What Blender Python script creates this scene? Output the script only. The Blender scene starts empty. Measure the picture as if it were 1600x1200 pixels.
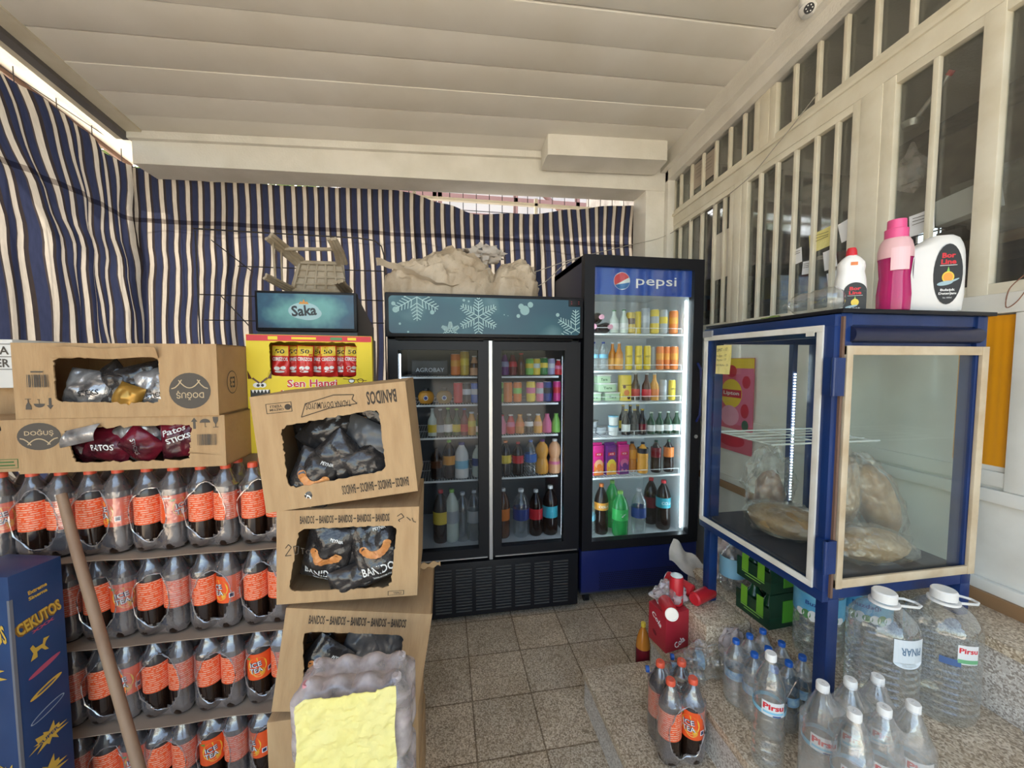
import bpy, bmesh, math, random
from mathutils import Vector, Matrix, noise
R = math.radians
# ------------------------------------------------------------------ camera, world, sun, exposure
S = bpy.context.scene
C = S.collection
F = 610.0; PHI = math.atan(105/F); TH = math.atan(35/F); H = 1.41
cam_d = bpy.data.cameras.new('camera'); cam_d.sensor_width = 36; cam_d.lens = F/1600*36
cam_d.clip_start = .02; cam_d.clip_end = 200
cam = bpy.data.objects.new('camera', cam_d); C.objects.link(cam)
cam.location = (0, 0, H); cam.rotation_euler = (math.pi/2-TH, 0, -PHI)
S.camera = cam
W = bpy.data.worlds.new('world'); S.world = W; W.use_nodes = True
nt = W.node_tree; bgn = nt.nodes['Background']
sky = nt.nodes.new('ShaderNodeTexSky'); sky.sky_type = 'NISHITA'; sky.sun_disc = False
sky.sun_elevation = R(52); sky.sun_rotation = R(-20); sky.air_density = 1.0; sky.dust_density = 2.5; sky.ozone_density = 1.0
warm = nt.nodes.new('ShaderNodeMixRGB'); warm.blend_type = 'MULTIPLY'; warm.inputs[0].default_value = 1; warm.inputs[2].default_value = (1.12, 1.0, .83, 1)
nt.links.new(sky.outputs[0], warm.inputs[1]); nt.links.new(warm.outputs[0], bgn.inputs[0]); bgn.inputs[1].default_value = .42
sun_d = bpy.data.lights.new('sun', 'SUN'); sun_d.energy = 7.0; sun_d.angle = R(.6); sun_d.color = (1, .93, .82)
sun = bpy.data.objects.new('sun', sun_d); C.objects.link(sun)
sun.rotation_euler = Vector((.30, -.62, -1.0)).to_track_quat('-Z', 'Y').to_euler()
S.view_settings.view_transform = 'Standard'; S.view_settings.look = 'None'
S.view_settings.gamma = 1; S.view_settings.exposure = 1.22; S.view_settings.use_curve_mapping = False

# ------------------------------------------------------------------ survey helpers: photo pixel -> point on a known plane
_c, _s, _ct, _st = math.cos(PHI), math.sin(PHI), math.cos(TH), math.sin(TH)
def _ray(px, py):
    a = (px-800)/F; b = (600-py)/F
    return Vector((a*_c+_s*_ct+b*_s*_st, -a*_s+_c*_ct+b*_c*_st, -_st+b*_ct))
def PX(px, py, X): r = _ray(px, py); return Vector((0, 0, H))+r*(X/r.x)
def PY(px, py, Y): r = _ray(px, py); return Vector((0, 0, H))+r*(Y/r.y)
def PZ(px, py, Z): r = _ray(px, py); return Vector((0, 0, H))+r*((Z-H)/r.z)

# ------------------------------------------------------------------ materials
def _new(name):
    m = bpy.data.materials.new(name); m.use_nodes = True
    return m, m.node_tree, m.node_tree.nodes, m.node_tree.links
def col4(c): return (c[0], c[1], c[2], 1)
def mat(name, col, rough=.5, metal=0, var=None, vs=20, bump=0, bs=60, spec=.5, coat=0, co='Object', stretch=None):
    """principled; var = second colour mixed by noise of scale vs; bump strength at scale bs"""
    m, t, n, l = _new(name); b = n['Principled BSDF']
    b.inputs['Base Color'].default_value = col4(col); b.inputs['Roughness'].default_value = rough
    b.inputs['Metallic'].default_value = metal; b.inputs['Specular IOR Level'].default_value = spec
    if coat: b.inputs['Coat Weight'].default_value = coat
    if var or bump:
        tc = n.new('ShaderNodeTexCoord'); src = tc.outputs[co]
        if stretch:
            mp = n.new('ShaderNodeMapping'); mp.inputs['Scale'].default_value = stretch
            l.new(src, mp.inputs[0]); src = mp.outputs[0]
        if var:
            no = n.new('ShaderNodeTexNoise'); no.inputs['Scale'].default_value = vs; no.inputs['Detail'].default_value = 6
            l.new(src, no.inputs['Vector'])
            cr = n.new('ShaderNodeValToRGB'); cr.color_ramp.elements[0].position = .38; cr.color_ramp.elements[1].position = .66
            cr.color_ramp.elements[0].color = col4(col); cr.color_ramp.elements[1].color = col4(var)
            l.new(no.outputs['Fac'], cr.inputs[0]); l.new(cr.outputs[0], b.inputs['Base Color'])
        if bump:
            n2 = n.new('ShaderNodeTexNoise'); n2.inputs['Scale'].default_value = bs; n2.inputs['Detail'].default_value = 4
            l.new(src, n2.inputs['Vector'])
            bu = n.new('ShaderNodeBump'); bu.inputs['Strength'].default_value = bump; bu.inputs['Distance'].default_value = .01
            l.new(n2.outputs['Fac'], bu.inputs['Height']); l.new(bu.outputs[0], b.inputs['Normal'])
    return m
def emis(name, col, s):
    m, t, n, l = _new(name); n.remove(n['Principled BSDF'])
    e = n.new('ShaderNodeEmission'); e.inputs[0].default_value = col4(col); e.inputs[1].default_value = s
    l.new(e.outputs[0], n['Material Output'].inputs[0]); return m
def clear(name, tint=(1, 1, 1), gloss=.08, edge=.5, milk=.0, milkcol=(.8, .8, .8), bump=0, bs=40, rough=.06, milkvar=False):
    """see-through film, glass or plastic: transparent + glossy (stronger at grazing angles) + a little diffuse"""
    m, t, n, l = _new(name); n.remove(n['Principled BSDF']); out = n['Material Output']
    tr = n.new('ShaderNodeBsdfTransparent'); tr.inputs[0].default_value = col4(tint)
    gl = n.new('ShaderNodeBsdfGlossy'); gl.inputs['Roughness'].default_value = rough; gl.inputs[0].default_value = (1, 1, 1, 1)
    lw = n.new('ShaderNodeLayerWeight'); lw.inputs[0].default_value = .35
    mr = n.new('ShaderNodeMapRange'); mr.inputs[3].default_value = gloss; mr.inputs[4].default_value = edge
    l.new(lw.outputs['Facing'], mr.inputs[0])
    m1 = n.new('ShaderNodeMixShader'); l.new(mr.outputs[0], m1.inputs[0]); l.new(tr.outputs[0], m1.inputs[1]); l.new(gl.outputs[0], m1.inputs[2])
    last = m1
    if milk:
        df = n.new('ShaderNodeBsdfDiffuse'); df.inputs[0].default_value = col4(milkcol)
        m2 = n.new('ShaderNodeMixShader'); m2.inputs[0].default_value = milk
        l.new(m1.outputs[0], m2.inputs[1]); l.new(df.outputs[0], m2.inputs[2]); last = m2
        if milkvar:
            tc = n.new('ShaderNodeTexCoord'); no = n.new('ShaderNodeTexNoise'); no.inputs['Scale'].default_value = bs*.8; no.inputs['Detail'].default_value = 5
            l.new(tc.outputs['Object'], no.inputs['Vector'])
            r2 = n.new('ShaderNodeMapRange'); r2.inputs[1].default_value = .35; r2.inputs[2].default_value = .7
            r2.inputs[3].default_value = milk*.35; r2.inputs[4].default_value = min(.95, milk*2.0)
            l.new(no.outputs['Fac'], r2.inputs[0]); l.new(r2.outputs[0], m2.inputs[0])
    if bump:
        tc = n.new('ShaderNodeTexCoord'); no = n.new('ShaderNodeTexNoise'); no.inputs['Scale'].default_value = bs; no.inputs['Detail'].default_value = 3
        l.new(tc.outputs['Object'], no.inputs['Vector'])
        bu = n.new('ShaderNodeBump'); bu.inputs['Strength'].default_value = bump; bu.inputs['Distance'].default_value = .01
        l.new(no.outputs['Fac'], bu.inputs['Height']); l.new(bu.outputs[0], gl.inputs['Normal'])
    l.new(last.outputs[0], out.inputs[0]); return m
_mc = {}
def pl(c, rough=.35, **k):
    key = (tuple(round(x, 3) for x in c), rough, tuple(k.items()))
    if key not in _mc: _mc[key] = mat('paint_%d' % len(_mc), c, rough, **k)
    return _mc[key]
M = {}
M['cream'] = mat('cream_paint', (.76, .71, .58), .45, var=(.68, .62, .48), vs=9, bump=.1, bs=30)
M['ceil'] = mat('ceiling_paint', (.86, .83, .76), .55, var=(.79, .75, .66), vs=2.2, bump=.05, bs=25)
M['wallw'] = mat('white_wall', (.84, .81, .74), .6, var=(.76, .73, .65), vs=5, bump=.3, bs=90)
M['panel'] = mat('white_panel', (.84, .83, .78), .5, var=(.70, .68, .62), vs=4, bump=.1, bs=20)
M['dark'] = mat('black_plastic', (.010, .010, .013), .42, spec=.28)
M['darkg'] = mat('dark_grey', (.05, .055, .065), .4)
M['navybody'] = mat('navy_steel', (.018, .022, .05), .35)
M['blue'] = mat('blue_painted_steel', (.008, .034, .15), .32, var=(.007, .024, .10), vs=6, bump=.08, bs=30)
M['pblue'] = mat('base_blue', (.006, .016, .12), .35)
M['liner'] = mat('white_liner', (.72, .76, .78), .4)
M['greyliner'] = mat('grey_liner', (.10, .11, .12), .4)
M['shelfw'] = mat('white_wire', (.8, .82, .82), .35)
M['alu'] = mat('aluminium', (.55, .55, .55), .35, metal=.9)
M['led'] = emis('led_white', (.80, .93, 1.0), 9)
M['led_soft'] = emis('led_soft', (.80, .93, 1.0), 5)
M['glass'] = clear('door_glass', (.95, .98, .98), .03, .35)
M['pane'] = clear('window_glass', (.82, .84, .82), .05, .30, milk=.03, milkcol=(.5, .48, .44))
M['glassd'] = clear('tinted_door_glass', (.80, .82, .84), .012, .10)
M['cabglass'] = clear('cabinet_glass', (.93, .96, .94), .018, .13, milk=.01, milkcol=(.75, .78, .74))
M['card'] = mat('cardboard', (.49, .32, .165), .85, var=(.43, .27, .135), vs=7, bump=.25, bs=25, stretch=(6, 1, 1))
M['cardd'] = mat('cardboard_raw_edge', (.36, .24, .13), .9, var=(.30, .19, .10), vs=14)
M['ink'] = mat('brown_ink', (.055, .04, .028), .8)
M['inkg'] = mat('grey_ink', (.10, .085, .07), .8)
M['tea'] = mat('tea_liquid', (.016, .007, .004), .12, coat=.3)
M['petgrey'] = mat('empty_neck', (.055, .047, .045), .2)
M['ocap'] = mat('orange_red_cap', (.75, .10, .045), .4)
M['film'] = clear('shrink_film', (.93, .92, .93), .13, .55, milk=.08, milkcol=(.62, .58, .60), bump=.42, bs=24, rough=.15, milkvar=True)
M['filmw'] = clear('dusty_film', (.95, .93, .94), .10, .45, milk=.55, milkcol=(.62, .54, .53), bump=.7, bs=22, rough=.2, milkvar=True)
M['bagfilm'] = clear('bag_film', (.98, .98, .97), .08, .5, milk=.08, milkcol=(.75, .72, .66), bump=1.0, bs=45, rough=.14, milkvar=True)
M['water'] = clear('clear_pet', (.93, .95, .95), .08, .6, milk=.035, milkcol=(.75, .78, .78), bump=.3, bs=25, rough=.05)
M['white'] = mat('white_plastic', (.80, .79, .76), .35)
M['wprint'] = mat('white_print', (.85, .85, .83), .5)
M['bprint'] = mat('black_print', (.02, .02, .02), .5)
M['rprint'] = mat('red_print', (.62, .02, .03), .45)
M['yel'] = mat('yellow_paper', (.80, .71, .24), .75, var=(.78, .70, .30), vs=8, bump=1.0, bs=22)
M['foil'] = mat('black_foil', (.018, .016, .016), .22, var=(.04, .036, .035), vs=9, bump=1.0, bs=18, spec=.7)
M['silver'] = mat('silver_foil', (.75, .75, .76), .28, metal=.7, var=(.16, .15, .15), vs=16, bump=.9, bs=22)
M['redfoil'] = mat('dark_red_foil', (.22, .012, .03), .25, var=(.03, .008, .012), vs=9, bump=.8, bs=18)
M['snack'] = mat('snack_print', (.55, .20, .05), .4, var=(.70, .33, .12), vs=30)
M['filmc'] = clear('clear_pack_film', (.96, .96, .96), .12, .5, milk=.17, milkcol=(.66, .64, .62), bump=.4, bs=22, rough=.16, milkvar=True)
M['rim'] = clear('film_rim', (.9, .9, .9), .3, .6, milk=.22, milkcol=(.5, .47, .48))
M['steel'] = mat('rod_steel', (.05, .045, .045), .5, metal=.4)
M['grille'] = mat('grille_black', (.02, .02, .022), .45)
M['paper'] = mat('white_paper', (.78, .78, .80), .8)

# ------------------------------------------------------------------ mesh builder
class MB:
    def __init__(s): s.bm = bmesh.new(); s.mi = 0; s.T = Matrix.Identity(4)
    def _fin(s, verts, M4=None):
        if M4 is None: M4 = s.T
        else: M4 = s.T @ M4
        for v in verts: v.co = M4 @ v.co
        fs = {f for v in verts for f in v.link_faces}
        for f in fs: f.material_index = s.mi
        return verts
    def box(s, x0, x1, y0, y1, z0, z1, bev=0, M4=None):
        r = bmesh.ops.create_cube(s.bm, size=1); vs = r['verts']
        for v in vs:
            v.co = Vector(((x0+x1)/2+v.co.x*(x1-x0), (y0+y1)/2+v.co.y*(y1-y0), (z0+z1)/2+v.co.z*(z1-z0)))
        if bev:
            es = list({e for v in vs for e in v.link_edges})
            q = bmesh.ops.bevel(s.bm, geom=es, offset=bev, segments=2, affect='EDGES', profile=.6)
            vs = list({v for f in q['faces'] for v in f.verts} | {v for v in vs if v.is_valid})
            allv = set(vs)
            for v in list(vs):
                for f in v.link_faces: allv |= set(f.verts)
            vs = list(allv)
        return s._fin(vs, M4)
    def lathe(s, prof, seg=20, c=(0, 0, 0), M4=None, closed=True):
        rings = []; vs = []
        for r, z in prof:
            if r < 1e-6: v = s.bm.verts.new((c[0], c[1], c[2]+z)); rings.append([v]); vs.append(v)
            else:
                ring = [s.bm.verts.new((c[0]+r*math.cos(2*math.pi*i/seg), c[1]+r*math.sin(2*math.pi*i/seg), c[2]+z)) for i in range(seg)]
                rings.append(ring); vs += ring
        for a, b in zip(rings, rings[1:]):
            for i in range(seg):
                j = (i+1) % seg
                try:
                    if len(a) == 1 and len(b) > 1: s.bm.faces.new((a[0], b[j], b[i]))
                    elif len(b) == 1 and len(a) > 1: s.bm.faces.new((a[i], a[j], b[0]))
                    elif len(a) > 1: s.bm.faces.new((a[i], a[j], b[j], b[i]))
                except ValueError: pass
        return s._fin(vs, M4)
    def cyl(s, p0, p1, r, seg=12, r2=None):
        p0 = Vector(p0); p1 = Vector(p1); d = p1-p0; L = d.length
        q = d.to_track_quat('Z', 'Y').to_matrix().to_4x4(); r2 = r if r2 is None else r2
        return s.lathe([(0, 0), (r, 0), (r2, L), (0, L)], seg, M4=Matrix.Translation(p0) @ q)
    def tube(s, pts, r, seg=6):
        pts = [Vector(p) for p in pts]; rings = []; vs = []
        up = Vector((0, 0, 1))
        for i, p in enumerate(pts):
            d = (pts[min(i+1, len(pts)-1)]-pts[max(i-1, 0)]).normalized()
            a = d.cross(up)
            if a.length < .05: a = d.cross(Vector((1, 0, 0)))
            a.normalize(); b = d.cross(a).normalized()
            rr = r[i] if isinstance(r, (list, tuple)) else r
            ring = [s.bm.verts.new(p+a*rr*math.cos(2*math.pi*k/seg)+b*rr*math.sin(2*math.pi*k/seg)) for k in range(seg)]
            rings.append(ring); vs += ring
        for a, b in zip(rings, rings[1:]):
            for k in range(seg):
                j = (k+1) % seg; s.bm.faces.new((a[k], a[j], b[j], b[k]))
        s.bm.faces.new(rings[0]); s.bm.faces.new(rings[-1])
        return s._fin(vs)
    def grid(s, f, nu, nv, closeu=False):
        g = [[s.bm.verts.new(f(i/nu, j/nv)) for j in range(nv+1)] for i in range(nu if closeu else nu+1)]
        vs = [v for r_ in g for v in r_]
        for i in range(nu):
            a = g[i]; b = g[(i+1) % nu] if closeu else g[i+1]
            for j in range(nv): s.bm.faces.new((a[j], b[j], b[j+1], a[j+1]))
        return s._fin(vs)
    def prism(s, pts, y0, y1, M4=None):
        """outline in XZ, thickness along Y"""
        a = [s.bm.verts.new((x, y0, z)) for x, z in pts]; b = [s.bm.verts.new((x, y1, z)) for x, z in pts]
        s.bm.faces.new(a); s.bm.faces.new(b[::-1]); n = len(pts)
        for i in range(n): s.bm.faces.new((a[i], b[i], b[(i+1) % n], a[(i+1) % n]))
        return s._fin(a+b, M4)
    def ring(s, outer, inner, y0, y1):
        """plate with a hole: outer and inner outlines with the same number of points in XZ"""
        n = len(outer); L = []
        for o, y in ((outer, y0), (inner, y0), (inner, y1), (outer, y1)):
            L.append([s.bm.verts.new((x, y, z)) for x, z in o])
        for q in range(4):
            a = L[q]; b = L[(q+1) % 4]
            for i in range(n): s.bm.faces.new((a[i], a[(i+1) % n], b[(i+1) % n], b[i]))
        return s._fin([v for k in L for v in k])
    def mesh(s, name='m', smooth=True):
        bmesh.ops.recalc_face_normals(s.bm, faces=s.bm.faces[:])
        me = bpy.data.meshes.new(name); s.bm.to_mesh(me); s.bm.free()
        if smooth:
            me.polygons.foreach_set('use_smooth', [True]*len(me.polygons)); me.set_sharp_from_angle(angle=R(35))
        return me
    def build(s, name, mats, parent=None, smooth=True):
        me = s.mesh(name, smooth)
        for m in (mats if isinstance(mats, (list, tuple)) else [mats]): me.materials.append(m)
        return link(name, me, parent)
def link(name, me, parent=None, loc=None, rot=None):
    o = bpy.data.objects.new(name, me); C.objects.link(o)
    if parent is not None: o.parent = parent
    if loc is not None: o.location = loc
    if rot is not None: o.rotation_euler = rot
    return o
def tag(o, label=None, cat=None, group=None, kind=None):
    if label: o['label'] = label
    if cat: o['category'] = cat
    if group: o['group'] = group
    if kind: o['kind'] = kind
    return o
def thing(name, label, cat, loc=(0, 0, 0), rot=(0, 0, 0), group=None):
    if isinstance(rot, (int, float)): rot = (0, 0, rot)
    return tag(link(name, None, None, loc, rot), label, cat, group)
def struct(name, parent=None):
    return tag(link(name, None, parent), kind='structure')
def bx(name, m, parent, *a, bev=0):
    b = MB(); b.box(*a, bev=bev); return b.build(name, m, parent)
# ------------------------------------------------------------------ lettering
_tc = {}
def text_verts(s, bold):
    k = (s, bold)
    if k in _tc: return _tc[k]
    cu = bpy.data.curves.new('t', 'FONT'); cu.body = s; cu.size = 1; cu.align_x = 'CENTER'; cu.offset = bold; cu.resolution_u = 2
    o = bpy.data.objects.new('t', cu); C.objects.link(o)
    bpy.context.view_layer.update(); dg = bpy.context.evaluated_depsgraph_get()
    me = bpy.data.meshes.new_from_object(o.evaluated_get(dg))
    C.objects.unlink(o); bpy.data.objects.remove(o); bpy.data.curves.remove(cu)
    xs = [v.co.x for v in me.vertices]; ys = [v.co.y for v in me.vertices]
    cx, cy = (min(xs)+max(xs))/2, (min(ys)+max(ys))/2; w, h = max(xs)-min(xs), max(ys)-min(ys)
    vs = [((v.co.x-cx)/w, (v.co.y-cy)/h) for v in me.vertices]; fs = [tuple(p.vertices) for p in me.polygons]
    bpy.data.meshes.remove(me); _tc[k] = (vs, fs); return _tc[k]
def letter_mesh(items, f=None):
    """items: (text, cx, cz, w, h, bold, angle, material index) laid out in XZ facing -Y; f maps (x,z)->point"""
    bm = bmesh.new()
    for k, (s, cx, cz, w, h, bold, ang, mi) in enumerate(items):
        if isinstance(s, str): vs, fs = text_verts(s, bold)
        else: vs, fs = s, [tuple(range(len(s)))]
        if f and s is RECT:      # bend a plain rectangle smoothly
            nx_, ny_ = 8, 4; vs = [(-.5+i/nx_, -.5+j/ny_) for i in range(nx_+1) for j in range(ny_+1)]
            fs = [(i*(ny_+1)+j, (i+1)*(ny_+1)+j, (i+1)*(ny_+1)+j+1, i*(ny_+1)+j+1) for i in range(nx_) for j in range(ny_)]
        ca, sa = math.cos(ang), math.sin(ang); bv = []
        for x, y in vs:
            x *= w; y *= h; X = cx+x*ca-y*sa; Z = cz+x*sa+y*ca
            bv.append(bm.verts.new(f(X, Z, k) if f else (X, -.00022*min(k, 9), Z)))
        for p in fs:
            try: bm.faces.new([bv[i] for i in p]).material_index = mi
            except ValueError: pass
    me = bpy.data.meshes.new('print'); bm.to_mesh(me); bm.free(); return me
def lettering(name, items, mats, parent, loc=(0, 0, 0), rz=0, f=None, rot=None):
    """prints that lie far apart become separate objects"""
    bb = []
    for it in items:
        r_ = (abs(it[3]*math.cos(it[6]))+abs(it[4]*math.sin(it[6])))/2, (abs(it[3]*math.sin(it[6]))+abs(it[4]*math.cos(it[6])))/2
        bb.append((it[1]-r_[0], it[1]+r_[0], it[2]-r_[1], it[2]+r_[1]))
    grp = list(range(len(items)))
    for i in range(len(items)):
        for j in range(i):
            a, b_ = bb[i], bb[j]; gx = max(0, a[0]-b_[1], b_[0]-a[1]); gz_ = max(0, a[2]-b_[3], b_[2]-a[3])
            sz = max(a[1]-a[0], a[3]-a[2], b_[1]-b_[0], b_[3]-b_[2])
            if math.hypot(gx, gz_) <= max(.008, .12*sz) and grp[i] != grp[j]:
                g0, g1 = grp[i], grp[j]; grp = [g1 if q == g0 else q for q in grp]
    if len(set(grp)) > 1:
        out = None
        for g in sorted(set(grp)): out = lettering(name, [it for it, q in zip(items, grp) if q == g], mats, parent, loc, rz, f, rot)
        return out
    items = [(list(it)+[.0, 0, 0][len(it)-5:] if len(it) < 8 else it) for it in items]
    me = letter_mesh(items, f)
    for m in (mats if isinstance(mats, (list, tuple)) else [mats]): me.materials.append(m)
    return link(name, me, parent, loc, rot if rot else (0, 0, rz))
def circ(n=28, a0=0, a1=2*math.pi, r=.5):
    return [(r*math.cos(a0+(a1-a0)*i/n), r*math.sin(a0+(a1-a0)*i/n)) for i in range(n if abs(a1-a0-2*math.pi) < 1e-6 else n+1)]
RECT = [(-.5, -.5), (.5, -.5), (.5, .5), (-.5, .5)]
def strip(x0, z0, x1, z1, t, mi=0):
    d = math.hypot(x1-x0, z1-z0); return (RECT, (x0+x1)/2, (z0+z1)/2, d, t, 0, math.atan2(z1-z0, x1-x0), mi)
def rectp(cx, cz, w, h, mi=0, ang=0): return (RECT, cx, cz, w, h, 0, ang, mi)
def ell(cx, cz, w, h, mi=0, ang=0): return (circ(), cx, cz, w, h, 0, ang, mi)
def wrapf(r, z0=0):
    """bend a print around a cylinder of radius r (front = -Y)"""
    return lambda x, z, k=0: Vector(((r+.0002*min(k, 8))*math.sin(x/r), -(r+.0002*min(k, 8))*math.cos(x/r), z+z0))
ORD = ['first', 'second', 'third', 'fourth', 'fifth', 'sixth', 'seventh', 'eighth', 'ninth', 'tenth', 'eleventh', 'twelfth']
# ================================================================== SETTING
def ceil_z(x, y): return 2.745+.04*(x+1.8)+.10*(2.7-y)
XW = 1.66
def shear(y, z):
    k = max(0, (z-1.62)/(2.45-1.62)); return z+min(k, 1.7)*.055*(2.72-y)
def floor_mat():
    m, t, n, l = _new('terrazzo_tiles'); b = n['Principled BSDF']; b.inputs['Roughness'].default_value = .38
    tc = n.new('ShaderNodeTexCoord'); mp = n.new('ShaderNodeMapping'); l.new(tc.outputs['Object'], mp.inputs[0])
    mp.inputs['Location'].default_value = (-.10, -.05, 0)
    br = n.new('ShaderNodeTexBrick'); br.offset = 0; br.squash = 1
    br.inputs['Scale'].default_value = 1; br.inputs['Brick Width'].default_value = .25; br.inputs['Row Height'].default_value = .25
    br.inputs['Mortar Size'].default_value = .0035; br.inputs['Mortar Smooth'].default_value = .3
    br.inputs['Color1'].default_value = (.9, .9, .9, 1); br.inputs['Color2'].default_value = (1.06, 1.02, .98, 1); br.inputs['Mortar'].default_value = (.42, .36, .30, 1)
    l.new(mp.outputs[0], br.inputs[0])
    a = chips(n, l, tc.outputs['Object'])
    mx = n.new('ShaderNodeMixRGB'); mx.blend_type = 'MULTIPLY'; mx.inputs[0].default_value = 1
    l.new(a, mx.inputs[1]); l.new(br.outputs[0], mx.inputs[2]); l.new(mx.outputs[0], b.inputs['Base Color'])
    return m
def chips(n, l, src, base=(.62, .52, .39), light=(.78, .69, .56), dark=(.34, .26, .18), sc=230):
    v = n.new('ShaderNodeTexVoronoi'); v.inputs['Scale'].default_value = sc; l.new(src, v.inputs['Vector'])
    r = n.new('ShaderNodeValToRGB'); r.color_ramp.interpolation = 'CONSTANT'
    e = r.color_ramp.elements; e[0].color = col4(dark); e[0].position = 0; e[1].color = col4(base); e[1].position = .2
    x = e.new(.55); x.color = col4(light); x = e.new(.80); x.color = (base[0]*.75, base[1]*.7, base[2]*.66, 1)
    sp = n.new('ShaderNodeSeparateColor'); l.new(v.outputs['Color'], sp.inputs[0]); l.new(sp.outputs[0], r.inputs[0])
    no = n.new('ShaderNodeTexNoise'); no.inputs['Scale'].default_value = 5; no.inputs['Detail'].default_value = 5; l.new(src, no.inputs['Vector'])
    r2 = n.new('ShaderNodeValToRGB'); r2.color_ramp.elements[0].color = (.80, .77, .72, 1); r2.color_ramp.elements[1].color = (1.05, 1.03, 1, 1)
    r2.color_ramp.elements[0].position = .35; r2.color_ramp.elements[1].position = .65
    l.new(no.outputs['Fac'], r2.inputs[0])
    mx = n.new('ShaderNodeMixRGB'); mx.blend_type = 'MULTIPLY'; mx.inputs[0].default_value = 1
    l.new(r.outputs[0], mx.inputs[1]); l.new(r2.outputs[0], mx.inputs[2]); return mx.outputs[0]
def stone_mat(name, **k):
    m, t, n, l = _new(name); b = n['Principled BSDF']; b.inputs['Roughness'].default_value = .4
    tc = n.new('ShaderNodeTexCoord'); l.new(chips(n, l, tc.outputs['Object'], **k), b.inputs['Base Color']); return m
M['floor'] = floor_mat()
M['tread'] = stone_mat('terrazzo_tread')
M['riser'] = stone_mat('terrazzo_riser', base=(.60, .57, .54), light=(.74, .72, .69), dark=(.34, .30, .27), sc=260)
fl = bx('floor', M['floor'], None, -2.6, 1.7, -2.4, 3.4, -.06, 0); tag(fl, kind='structure')
M['ground'] = mat('outdoor_ground', (.50, .46, .39), .9, var=(.40, .37, .31), vs=1.5)
g = MB(); g.box(-25, 25, -25, 30, -.16, -.06); g = g.build('ground', M['ground']); tag(g, kind='structure')
# ceiling of painted boards, joints every 0.30 m across the depth
def ceiling():
    b = MB(); p = .17; ys = [2.72-p*i for i in range(20)]
    for k, y in enumerate(ys):
        g_ = .0012 if k % 2 else .0045; y0 = y-p+(.0045 if k % 2 else .0012); y1 = y-g_
        vs = b.box(-1.86, 1.70, y0, y1, 0, .03, bev=.002)
        for v in vs: v.co.z += ceil_z(v.co.x, v.co.y)-.0015*(k % 3)
    b.mi = 1
    vs = b.box(-1.88, 1.72, 2.72-p*20, 3.25, .031, .10)  # roof sheet; rear eave lengthened, out of view, to block sun above the curtain
    for v in vs: v.co.z += ceil_z(v.co.x, v.co.y)
    o = b.build('ceiling', [M['ceil'], mat('roof_joint', (.16, .10, .06), .9)]); tag(o, kind='structure')
ceiling()
def zbeam(name, m, x0, x1, y0, y1, zlow, zhi_off, bev=.003):
    b = MB(); vs = b.box(x0, x1, y0, y1, 0, 1, bev=bev)
    for v in vs:
        v.co.z = zlow(v.co) if v.co.z < .5 else ceil_z(v.co.x, v.co.y)+zhi_off
    o = b.build(name, m); tag(o, kind='structure'); return o
zbeam('trim_1', M['wallw'], -1.79, 1.66, 2.70, 2.90, lambda c: 2.57+.025*(c.x+1.8), -.001)       # back beam
zbeam('trim_2', M['wallw'], -1.80, 1.66, 2.675, 2.70, lambda c: ceil_z(c.x, c.y)-.045, -.001)     # small fillet on top of the beam
zbeam('trim_3', M['wallw'], .66, 1.50, 2.50, 2.675, lambda c: ceil_z(c.x, c.y)-.13, -.001, bev=.02)     # boxed pipe casing
# gutter / steel channel along the left edge of the roof
b = MB()
for x0, x1, d0, d1, mi in ((-1.80, -1.72, .012, -.001, 0), (-1.845, -1.80, .034, -.001, 1), (-1.88, -1.845, .030, -.02, 0)):
    b.mi = mi; vs = b.box(x0, x1, -.8, 2.72, 0, 1, bev=.002)
    for v in vs: v.co.z = ceil_z(v.co.x, v.co.y)-(d0 if v.co.z < .5 else d1)
o = b.build('trim_4', [M['cream'], mat('channel_steel', (.16, .15, .15), .4, metal=.3)]); tag(o, kind='structure')
b = MB(); b.grid(lambda u, v: Vector((-1.88-.25*u, -.8+4.0*v, ceil_z(-1.8, -.8+4.0*v)+.05+.03*u)), 2, 4); b.mi = 1
vs = b.box(-2.14, -2.12, -.8, 3.2, .05, .10)
for v in vs: v.co.z += ceil_z(-1.8, v.co.y)
tag(b.build('trim_10', [M['wallw'], mat('brown_edge', (.18, .10, .07), .6)]), kind='structure')
# pillar at the back right corner
b = MB(); b.box(1.455, 1.80, 2.705, 2.90, 0, 2.86, bev=.006); b.box(1.60, 1.655, 2.66, 2.70, 1.2, 2.80, bev=.003)
tag(b.build('wall_back', M['wallw']), kind='structure')
# cornice over the shop front
b = MB()
for x0, x1, zl, zh in ((1.56, 1.80, .10, -.002), (1.60, 1.80, .17, .10), (1.645, 1.80, .40, .17)):
    vs = b.box(x0, x1, -.8, 2.70, 0, 1, bev=.004)
    for v in vs:
        z = v.co.z; v.co.z = (shear(v.co.y, 2.80) if x0 > 1.64 and z < .5 else ceil_z(v.co.x, v.co.y)-(zl if z < .5 else zh))
tag(b.build('trim_5', M['wallw']), kind='structure')
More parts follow.
